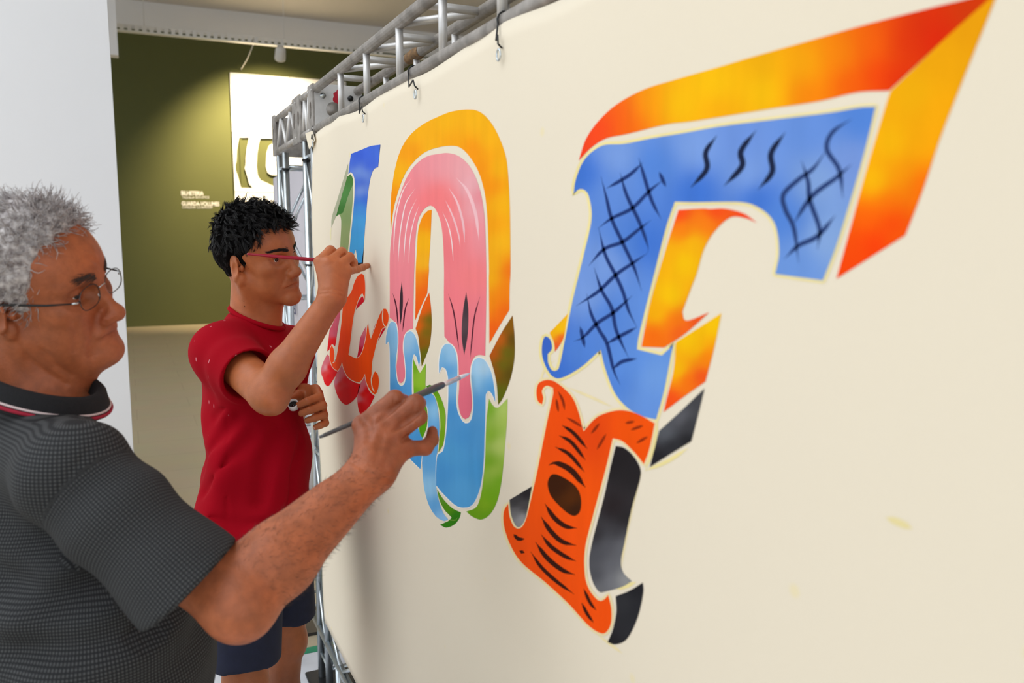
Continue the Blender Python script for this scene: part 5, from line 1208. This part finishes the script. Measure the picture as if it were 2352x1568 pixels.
    for s in (-1, 1):
        f0 = pel + LFT * s * .09; f0 = V3(f0[0], f0[1], 0) + FWD * .03
        Sh = Sdf(); Sh.add(ell(f0 + FWD * .06 + ZU * .035, (.135, .05, .045), BODY_R), .02); Sh.add(rc(f0 + ZU * .05, f0 + ZU * .09, .045, .042), .03); Sh.cut(plane((0, 0, .001), -ZU), .003)
        P5, Q5 = polygonise(Sh, f0 - V3(.22, .22, .05), f0 + V3(.25, .25, .16), .006); mesh_from('shoe', P5, Q5, M['rubber'], t)
    return t, hd, L, N
OLD, OHD, OL_, _ = old_man()

# his glasses
def glasses():
    L = OL_
    t = thing('eyeglasses', 'thin metal-rimmed eyeglasses worn by the grey-haired man', 'glasses', tuple(L(.1, 0, .01)))
    def lens_ring(s):
        pts = []
        for i in range(28):
            a = 2 * math.pi * i / 28; ca, sa = math.cos(a), math.sin(a)
            yy = .0255 * abs(ca) ** .8 * (1 if ca > 0 else -1); zz = .0165 * abs(sa) ** .8 * (1 if sa > 0 else -1)
            pts.append((.1000 - .25 * abs(yy + .034) * .12, s * (.033 + yy * .95), .007 + zz))
        return pts
    for s in (-1, 1):
        rp_ = lens_ring(s); P = [L(*p) for p in rp_]
        rim = tube('rim', P + [P[0]], .0007, M['dark_steel'], t, 6)
        c = L(.0990, s * .033, .007); n = len(P); off = HRN * .0012
        V = [c] + P + [c + off] + [p + off for p in P]
        Fc = [(0, i + 1, (i + 1) % n + 1) for i in range(n)] + [(n + 1, n + 2 + (i + 1) % n, n + 2 + i) for i in range(n)] + [(i + 1, n + 2 + i, n + 2 + (i + 1) % n, (i + 1) % n + 1) for i in range(n)]
        pydata('lens', V, Fc, M['lens'], rim)
        hinge = L(.1005, s * .057, .009)
        tube('hinge', [L(.0965, s * .056, .009), L(.0955, s * .062, .0095), L(.091, s * .065, .010)], .0016, M['galv'], t, 8)
        tube('temple_arm', [L(.091, s * .065, .010), L(.06, s * .076, .012), L(.02, s * .0835, .0155), L(-.012, s * .0875, .018), L(-.03, s * .086, .012), L(-.045, s * .082, -.008)], [.0011, .0016, .0019, .002, .002, .0018], M['black_plastic'], t, 8)
    tube('bridge', [L(.1000, -.0085, .012), L(.1040, 0, .015), L(.1000, .0085, .012)], .0009, M['galv'], t, 6)
    for s in (-1, 1): lathe('nose_pad', [(0, .001), (.001, .0032), (.002, .001)], L(.0965, s * .0105, .001), HRN * .5 + OHD[1] @ V3(0, -s, 0), M['white_plastic'], t, 8)
HRN = OHD[1] @ V3(1, 0, 0)
glasses()

# his brush
def brush(name, label, tip_, end_, segs, mats):
    """segs: list of (t0, t1, r0, r1, part, material key) along tip -> end"""
    t = thing(name, label, 'paintbrush', tuple(end_))
    ax = end_ - tip_
    for part, prof, mk in segs:
        lathe(part, [(s * np.linalg.norm(ax), r) for s, r in prof], tip_, ax, M[mk], t, 14)
    return t
tp_ = onx(1079, 857, CX - .003); 
hand_p = at(870, 946, 1.275); dr = hand_p - tp_
s_end = 1.0
# extend until it meets the photo position of the handle end
best = min(np.linspace(1.0, 2.4, 400), key=lambda s: abs((((tp_ + dr * s - CP) @ RT) / ((tp_ + dr * s - CP) @ FW) * F_PX + W_PX / 2) - 735))
brush('paintbrush', 'long grey-handled paintbrush with white paint, touching the blue letter', tp_, tp_ + dr * best,
      [('bristles', [(0, .0006), (.02, .0022), (.06, .0036), (.085, .0038)], 'bristle_white'), ('ferrule', [(.084, .0041), (.12, .0042), (.16, .0043), (.165, .0048), (.175, .0043), (.205, .0046)], 'ferrule'), ('handle', [(.204, .0046), (.215, .0056), (.26, .0062), (.4, .0054), (.7, .0042), (.97, .0031), (1.0, .0022)], 'brush_grey')], None)
# ------------------------------------------------------------------ the young man in the red T-shirt
def young_man():
    t = thing('person', 'young dark-haired man in a red T-shirt, painting with a thin red brush', 'person', (.25, 2.2, 0))
    hd = (V3(.302, 2.1876, 1.4928), rot(-46, -.3, 11.8), 1.0); HO, HR, HS = hd
    L = lambda x, y, z: HO + HR @ V3(x, y, z)
    neck = at(578, 735, 2.15); chest = at(578, 870, 2.14); waist = at(590, 1060, 2.12); pel = at(588, 1220, 2.08)
    sh, el, wr = at(508, 804, 2.03), at(618, 905, 1.86), at(763, 684, 1.875)
    sh2 = at(668, 800, 2.30); el2, wr2 = at(640, 1010, 2.33), at(698, 908, 2.15)
    S = Sdf()
    S.local(hd, head_prims(dict(jaw_w=.047, cheek=.9, nose_tip=(.1075, 0, -.029), nose_s=1.08, lip_u=.0068, lip_l=.0082, eye_open=.0042)))
    S.add(rc(L(-.024, 0, -.03), neck + V3(0, 0, -.03), .052, .058), .03)
    S.add(rc(L(.01, 0, -.07), neck + FWD * .02 + V3(0, 0, -.06), .043, .05), .03)
    S.add(rc(L(-.005, -.066, -.04), neck + FWD * .05 - ZU * .06, .012, .014), .03)
    stack(S, [(chest, .09, .13), (waist, .085, .125), (pel, .09, .13)], .05)
    S.add(rc(neck + V3(0, 0, -.06), sh, .05, .05), .05); S.add(rc(neck + V3(0, 0, -.06), sh2, .05, .05), .05)
    ax = (wr - el) / np.linalg.norm(wr - el)
    S.add(rc(sh, el, .050, .043), .02)
    mid = el * .72 + wr * .28
    S.add(rc(el, mid, .041, .0415), .02); S.add(rc(mid, wr, .0415, .0275), .02)
    S.add(ell(at(628, 925, 1.835), (.022, .022, .022)), .03)
    S.add(rc(sh2, el2, .045, .04), .02); S.add(rc(el2, wr2, .04, .026), .02)
    hp = at
    # right hand: three bent fingers round the brush, little finger propped on the canvas
    mcp = [hp(734, 601, 1.885), hp(755, 603, 1.878), hp(777, 609, 1.882), hp(798, 622, 1.892)]
    pip = [hp(759, 575, 1.905), hp(785, 579, 1.905), hp(803, 590, 1.905), hp(820, 618, 1.94)]
    dip = [hp(772, 583, 1.94), hp(798, 589, 1.937), hp(812, 602, 1.932), hp(833, 614, 1.97)]
    tip = [hp(780, 603, 1.945), hp(800, 606, 1.94), hp(806, 613, 1.925), hp(844, 610, 1.996)]
    rr = [(.0125, .0115, .0095, .008), (.0125, .0115, .0095, .008), (.012, .011, .0095, .008), (.0105, .0092, .0082, .0072)]
    for i in range(4):
        S.add(rc(wr + (mcp[i] - wr) * .15, mcp[i], .020, rr[i][0] + .001), .016)
        finger(S, [mcp[i], pip[i], dip[i], tip[i]], rr[i], .0035)
    for i in range(3):
        S.sub(rc((mcp[i] + mcp[i + 1]) / 2 - FW * .008 + (pip[i] - mcp[i]) * .25, (pip[i] + pip[i + 1]) / 2 - FW * .006, .0008, .0018), .005)
    S.add(rc(wr, hp(768, 640, 1.885), .026, .022), .02)
    finger(S, [hp(748, 650, 1.90), hp(752, 615, 1.935), hp(775, 605, 1.955), hp(800, 606, 1.95)], [.016, .0125, .011, .009], .01)
    # left hand holding the cup against the chest
    mcp2 = [hp(724, 893, 2.115), hp(731, 908, 2.105), hp(737, 930, 2.10), hp(741, 950, 2.10)]
    pip2 = [hp(733, 911, 2.062), hp(741, 931, 2.058), hp(744, 953, 2.06), hp(747, 971, 2.065)]
    dip2 = [hp(706, 921, 2.036), hp(712, 942, 2.034), hp(722, 960, 2.04), hp(735, 977, 2.048)]
    tip2 = [hp(687, 929, 2.035), hp(692, 949, 2.033), hp(706, 965, 2.04), hp(725, 981, 2.045)]
    r2 = [(.0115, .0108, .0095, .0082), (.0115, .0108, .0095, .0082), (.011, .0105, .009, .008), (.010, .0095, .0085, .0075)]
    for i in range(4):
        S.add(rc(wr2, mcp2[i], .022, .0125), .016); finger(S, [mcp2[i], pip2[i], dip2[i], tip2[i]], r2[i], .003)
    finger(S, [wr2, hp(682, 908, 2.10), hp(668, 915, 2.06)], [.018, .0125, .0095], .01)
    # legs and feet
    hipR, hipL = at(572, 1275, 1.98), at(640, 1250, 2.16)
    kR, kL = V3(*at(560, 1545, 1.93)[:2], .50), V3(*at(655, 1470, 2.17)[:2], .50)
    fR, fL = kR * 1.0 - FWD * .02, kL * 1.0 - FWD * .01; fR[2] = fL[2] = .09
    for h_, k_, f_ in ((hipR, kR, fR), (hipL, kL, fL)):
        S.add(rc(h_, k_, .072, .05), .03); c_ = k_ * .65 + f_ * .35 - FWD * .012
        S.add(rc(k_, c_, .046, .046), .02); S.add(rc(c_, f_, .046, .030), .02)
        S.add(ell(k_ + FWD * .02, (.034, .034, .042)), .02)
        S.add(rc(f_ - ZU * .055 - FWD * .04, f_ - ZU * .068 + FWD * .13, .028, .018), .03)
        for j in range(5): S.add(rc(f_ - ZU * .07 + FWD * .13 + LFT * (.03 * (j - 2) / 2), f_ - ZU * .076 + FWD * (.175 - .006 * j) + LFT * (.036 * (j - 2) / 2), .011, .0085), .006)
    S.cut(plane((0, 0, .008), -ZU), .004)
    grooves(S, (([(651, 664), (662, 660), (674, 654), (684, 649)], .0026, .0025), ([(660, 634), (652, 644), (648, 656)], .0007, .007), ([(728, 676), (760, 672), (798, 684)], .0008, .005), ([(735, 667), (765, 664), (790, 672)], .0005, .005),
                      ([(803, 611), (806, 618), (808, 626)], .0005, .003), ([(818, 612), (820, 618), (822, 624)], .0006, .003), ([(824, 611), (826, 616), (827, 621)], .0005, .003), ([(612, 596), (630, 601), (647, 602)], .0008, .004), ([(617, 590), (632, 588), (648, 592)], .0007, .003)), 1.5)
    P, Q = polygonise(S, V3(-.25, 1.55, 0), V3(.75, 2.75, 1.66), .0029)
    q = (P - HO) @ HR
    base = lin((184, 106, 62)); cols = np.repeat(base[None], len(P), 0)
    cols *= 1 + .06 * wob(P, 45, 1)[:, None] + .08 * wob(P, 15, 4)[:, None]
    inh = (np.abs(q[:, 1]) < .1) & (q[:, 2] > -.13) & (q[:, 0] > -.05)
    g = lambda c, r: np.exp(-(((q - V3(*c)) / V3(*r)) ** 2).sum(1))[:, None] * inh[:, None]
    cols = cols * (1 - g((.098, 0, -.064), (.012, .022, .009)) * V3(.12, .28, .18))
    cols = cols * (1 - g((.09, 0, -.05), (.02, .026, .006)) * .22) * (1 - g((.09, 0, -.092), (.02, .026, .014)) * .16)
    e_ = np.exp(-((np.linalg.norm(P - at(632, 930, 1.815), axis=1)) / .022) ** 2)[:, None]; cols = cols * (1 + e_ * V3(.25, .2, .35))
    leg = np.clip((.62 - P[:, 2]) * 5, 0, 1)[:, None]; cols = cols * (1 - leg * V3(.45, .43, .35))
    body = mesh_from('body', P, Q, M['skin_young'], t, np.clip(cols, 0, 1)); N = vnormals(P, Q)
    eyes(hd, body)
    nail(tip[3] - FW * .0065 + UP * .001, tip[3] - dip[3], -FW + UP * .4, .0046, .0058, body)
    for i in range(4): nail(tip2[i] + (dip2[i] - tip2[i]) * .12 - FW * (r2[i][3] - .0008), tip2[i] - dip2[i], -FW, .0052 - .0004 * i, .006, body)
    # eyebrows and lashes
    bp_ = []
    for s in (-1, 1):
        for i in range(240):
            u = RNG.uniform(0, 1); c = V3(.0995 - .022 * u ** 1.5, s * (.010 + .042 * u), .0275 + .0055 * math.sin(math.pi * u * .8) + RNG.normal(0, .0020 * (1.2 - u)))
            dv_ = V3(-.001, s * .009, .002 + RNG.normal(0, .0015)); bp_.append([L(*(c + dv_ * k / 3)) for k in range(4)])
        for i in range(46):
            u = i / 45; a = math.radians(-65 + 130 * u)
            c = V3(.0705 + .0137 * math.cos(a) * .98, s * (.031 + .0135 * math.sin(a)), .0128 - .002 * abs(u - .5)); dv_ = V3(.006 * math.cos(a), s * .004 * math.sin(a), .001)
            bp_.append([L(*(c + dv_ * k / 3 + V3(0, 0, .0012 * (k / 3) ** 2))) for k in range(4)])
    bp_ = np.array(bp_); nb2 = np.arange(len(bp_)) % 286 < 240; bs = snap(S, bp_[nb2].reshape(-1, 3), HR @ V3(1, 0, 0)); bp_[nb2] = (bs + (HR @ V3(.0009, 0, .0002))).reshape(-1, 4, 3)
    strands('eyebrow', bp_, np.array([.00045, .0005, .00035, .0001]), M['hair_black'], body)['kind'] = 'stuff'
    # ---- hair: cropped sides, longer wavy top falling forward
    cap = Sdf()
    cap.add(ell((-.004, 0, .052), (.102, .081, .094)), .02); cap.add(ell((-.038, 0, .03), (.070, .0765, .083)), .03)
    cap.cut(lambda p: (np.interp(p[:, 0], [-.2, -.06, -.03, -.001, .001, .026, .034, .046, .054, .066, .11], [-.065, -.062, -.03, -.02, -.026, -.020, .018, .050, .078, .090, .094]) - p[:, 2]) * .6, .010)
    for s in (-1, 1): cap.sub(ell((-.013, s * .086, -.002), (.022, .018, .033)), .006)
    cap.sub(ell((.088, 0, .026), (.05, .058, .066)), .010)
    C = Sdf(); C.local(hd, cap.P)
    P2, Q2 = polygonise(C, HO - .17, HO + .17, .003, lambda p, d: d + .0022 * wob(p, 120, 2) + .002 * wob(p, 60, 5))
    hair = mesh_from('hair', P2, Q2, M['hair_base'], t); N2 = vnormals(P2, Q2); q2 = (P2 - HO) @ HR
    top_ = np.clip((q2[:, 2] - .040) / .045, 0, 1); w = .7 + .9 * top_
    ng, per = 900, 11; gsel = RNG.choice(len(P2), ng, p=w / w.sum()); m = 10; s_ = np.linspace(0, 1, m)[None, :, None]
    gn = N2[gsel]; ut = top_[gsel][:, None]
    fl = ut * (HR @ V3(.80, -.35, .10))[None] + (1 - ut) * (HR @ V3(-.30, 0, -.95))[None] + RNG.normal(0, .30, (ng, 3)) * (.35 + .65 * ut)
    fl = fl - gn * (fl * gn).sum(1, keepdims=True) * (1 - .25 * ut); fl /= np.linalg.norm(fl, axis=1)[:, None] + 1e-9
    cu = np.cross(fl, gn); cu /= np.linalg.norm(cu, axis=1)[:, None] + 1e-9
    ln = RNG.uniform(.013, .019, (ng, 1, 1)) + ut[:, None] * RNG.uniform(.012, .030, (ng, 1, 1)); am = RNG.uniform(.0004, .001, (ng, 1, 1)) + ut[:, None] * RNG.uniform(.003, .0095, (ng, 1, 1))
    ph = RNG.uniform(0, 6.3, (ng, 1, 1)); fr = RNG.uniform(2.2, 4.6, (ng, 1, 1)); fro = (np.clip((q2[gsel, 0] - .01) / .07, 0, 1)[:, None] * ut)[:, None]
    G = fl[:, None] * ln * s_ + cu[:, None] * am * (np.sin(ph + fr * s_) - np.sin(ph)) + gn[:, None] * (am * .55 * (np.cos(ph + fr * s_) - np.cos(ph)) + ut[:, None] * .011 * np.sin(math.pi * .62 * s_) + .0012) - ZU[None, None] * .012 * fro * s_ ** 2
    gi = np.repeat(np.arange(ng), per); n = len(gi)
    off = RNG.normal(0, .0024, (n, 3)); off -= gn[gi] * (off * gn[gi]).sum(1, keepdims=True)
    path = (P2[gsel] - gn * .0025)[gi][:, None] + off[:, None] * (1.25 - .75 * s_) + G[gi] * RNG.uniform(.75, 1.05, (n, 1, 1)) + RNG.normal(0, .0006, (n, 1, 3)) * s_
    strands('locks', path, np.linspace(.0008, .00022, m)[None] * RNG.uniform(.6, 1.3, (n, 1)), M['hair_black'], hair)['kind'] = 'stuff'
    # ---- T-shirt
    T = Sdf()
    stack(T, [(chest, .118, .168), (waist, .120, .165), (pel - FWD * .010, .132, .188), (pel - ZU * .12, .134, .192)], .05)
    T.add(rc(neck + V3(0, 0, -.032), sh - ZU * .005, .060, .062), .04); T.add(rc(neck + V3(0, 0, -.032), sh2 - ZU * .005, .060, .060), .04)
    nc = at(592, 726, 2.145); nax = ZU + RT * .42 + LFT * .0; nax /= np.linalg.norm(nax); f1 = RT - nax * (RT @ nax); f1 /= np.linalg.norm(f1); f2 = np.cross(nax, f1)
    ua = (el - sh) / np.linalg.norm(el - sh); cuff = sh + ua * .155
    T.add(rc(sh, cuff + ua * .05, .064, .072), .05)
    T.add(rc(nc - nax * .050 + f1 * .012, chest + FWD * .02, .062, .09), .04)
    ub = (el2 - sh2) / np.linalg.norm(el2 - sh2); T.add(rc(sh2, sh2 + ub * .16, .060, .064), .03)
    T.cut(lambda p: np.where(((p - sh) @ ua > .06) & (np.linalg.norm(np.cross(p - sh, ua), axis=1) < .105) & (((p - sh) @ LFT) < .02), (p - cuff) @ ua, -.05), .003)
    T.sub(rc(cuff - ua * .02, cuff + ua * .2, .056, .085), .005)
    T.cut(lambda p: ((p - nc) @ nax) - np.maximum(0, np.linalg.norm(p - nc, axis=1) - .095) * 2.5, .012)
    T.sub(rc(nc - nax * .03, nc + nax * .1, .062, .075), .006)
    T.cut(lambda p: .832 + .010 * np.sin((p @ FWD) * 14) - p[:, 2], .003)
    grooves(T, (([(522, 915), (521, 1000), (520, 1120), (519, 1235)], .0016, .006), ([(462, 1060), (500, 1010), (545, 960)], .006, .035), ([(470, 1130), (520, 1060), (580, 1000)], .005, .035), ([(640, 985), (615, 1060), (600, 1150)], .005, .035), ([(690, 1010), (670, 1080), (664, 1160)], .005, .03), ([(456, 1175), (500, 1195), (560, 1205), (640, 1195)], .003, .02), ([(490, 960), (505, 945), (520, 935)], .003, .02)), 1.4, -.001)
    def folds(p, d):
        q = p - sh; r = q @ ZU; fx = q @ FWD; ly = q @ LFT; a = q @ ua
        w_ = .0075 * np.sin(fx * 38 + r * 9 + 2.0 * np.sin(r * 11)) * np.exp(-((fx - .02) / .16) ** 2) * np.clip(-(r + .05) * 5, 0, 1)
        w_ += .011 * np.sin(r * 34 + fx * 16 + 1.5 * np.sin(fx * 20)) * np.exp(-((r + .24) / .12) ** 2) * np.exp(-((fx + .10) / .09) ** 2)
        w_ += .0022 * np.sin(a * 40 + fx * 22 + 1.2 * np.sin(ly * 30)) * np.exp(-((a - .08) / .06) ** 2) * (ly < .05)
        w_ += .0035 * wob(p, 18, 2)
        return d + w_
    P3, Q3 = polygonise(T, V3(-.2, 1.6, .78), V3(.7, 2.75, 1.5), .004, folds)
    tee = mesh_from('t_shirt', P3, Q3, M['tee'], t)
    n = 48; pts = [nc + f1 * math.cos(2 * math.pi * i / n) * .071 + f2 * math.sin(2 * math.pi * i / n) * .071 - nax * .004 for i in range(n + 1)]
    nb_ = tube('neckband', pts, .0062, M['tee'], t, 10)
    # ---- shorts
    Sh = Sdf()
    stack(Sh, [(pel + ZU * .03, .112, .158), (pel - ZU * .06, .118, .162)], .04)
    for h_, k_, r0 in ((hipR, kR, .080), (hipL, kL, .080)): Sh.add(rc(h_, k_ + (h_ - k_) * .12, r0, .080), .03)
    Sh.cut(lambda p: .568 - p[:, 2], .003)
    for h_, k_ in ((hipR, kR), (hipL, kL)): Sh.sub(rc(k_ + (h_ - k_) * .3, k_ - ZU * .1, .058, .075), .004)
    P4, Q4 = polygonise(Sh, V3(-.2, 1.6, .5), V3(.7, 2.75, 1.0), .0045, lambda p, d: d + .004 * np.sin((p @ FWD) * 45 + p[:, 2] * 6) * np.clip((.8 - p[:, 2]) * 4, 0, 1) + .003 * wob(p, 14, 1))
    mesh_from('shorts', P4, Q4, M['navy'], t)
    for f_ in (fR, fL):   # flip-flop soles
        Sl = Sdf(); Sl.add(ell(V3(f_[0], f_[1], 0) + FWD * .055 + ZU * .004, (.145, .05, .012), BODY_R), .004); Sl.cut(plane((0, 0, .0005), -ZU), .002); Sl.cut(plane((0, 0, .009), ZU), .002)
        P5, Q5 = polygonise(Sl, V3(f_[0] - .2, f_[1] - .22, -.02), V3(f_[0] + .25, f_[1] + .2, .04), .004); mesh_from('sandal_sole', P5, Q5, M['rubber'], t)
    return t, hd, L, tip
YOUNG, YHD, YL, YTIP = young_man()
tip_r = onx(832, 606, CX - .003); end_r = at(567, 583, 1.93)
brush('paintbrush', 'thin chipped red paintbrush held level before the young man\'s face', tip_r, end_r,
      [('bristles', [(0, .0008), (.02, .0026), (.06, .0034)], 'bristle_black'), ('ferrule', [(.059, .0036), (.18, .004), (.19, .0046)], 'ferrule'), ('handle', [(.189, .0046), (.24, .0056), (.32, .0058), (.5, .0048), (.8, .0036), (.985, .0026), (1.0, .0016)], 'brush_red')], None)
# little cup of black paint in his left hand
cp_ = at(673, 928, 2.035); cax = -FW * .75 + ZU * .75; cax = cax / np.linalg.norm(cax)
cup = thing('paint_cup', 'tiny white cap of black paint held in the young man\'s left hand', 'cup', tuple(cp_ - cax * .012))
lathe('cup', [(-.012, .0105), (-.012, .0125), (.004, .0135), (.0045, .0118), (-.002, .0112), (-.009, .0105)], cp_, cax, M['white_plastic'], cup, 20)
lathe('paint', [(-.004, .011), (-.0025, .0111)], cp_, cax, M['wet_black'], cup, 20)
# single-mesh things: put their origin at their own base
for o in list(COL.objects):
    if o.parent is None and o.type == 'MESH' and not o.children and o.data.users == 1:
        co = np.empty(len(o.data.vertices) * 3, np.float32); o.data.vertices.foreach_get('co', co); co = co.reshape(-1, 3)
        c = Vector((float(co[:, 0].mean()), float(co[:, 1].mean()), float(co[:, 2].min())))
        if 'kind' in o.keys() and o['kind'] == 'structure': continue
        o.data.transform(Matrix.Translation(-c)); o.location = c
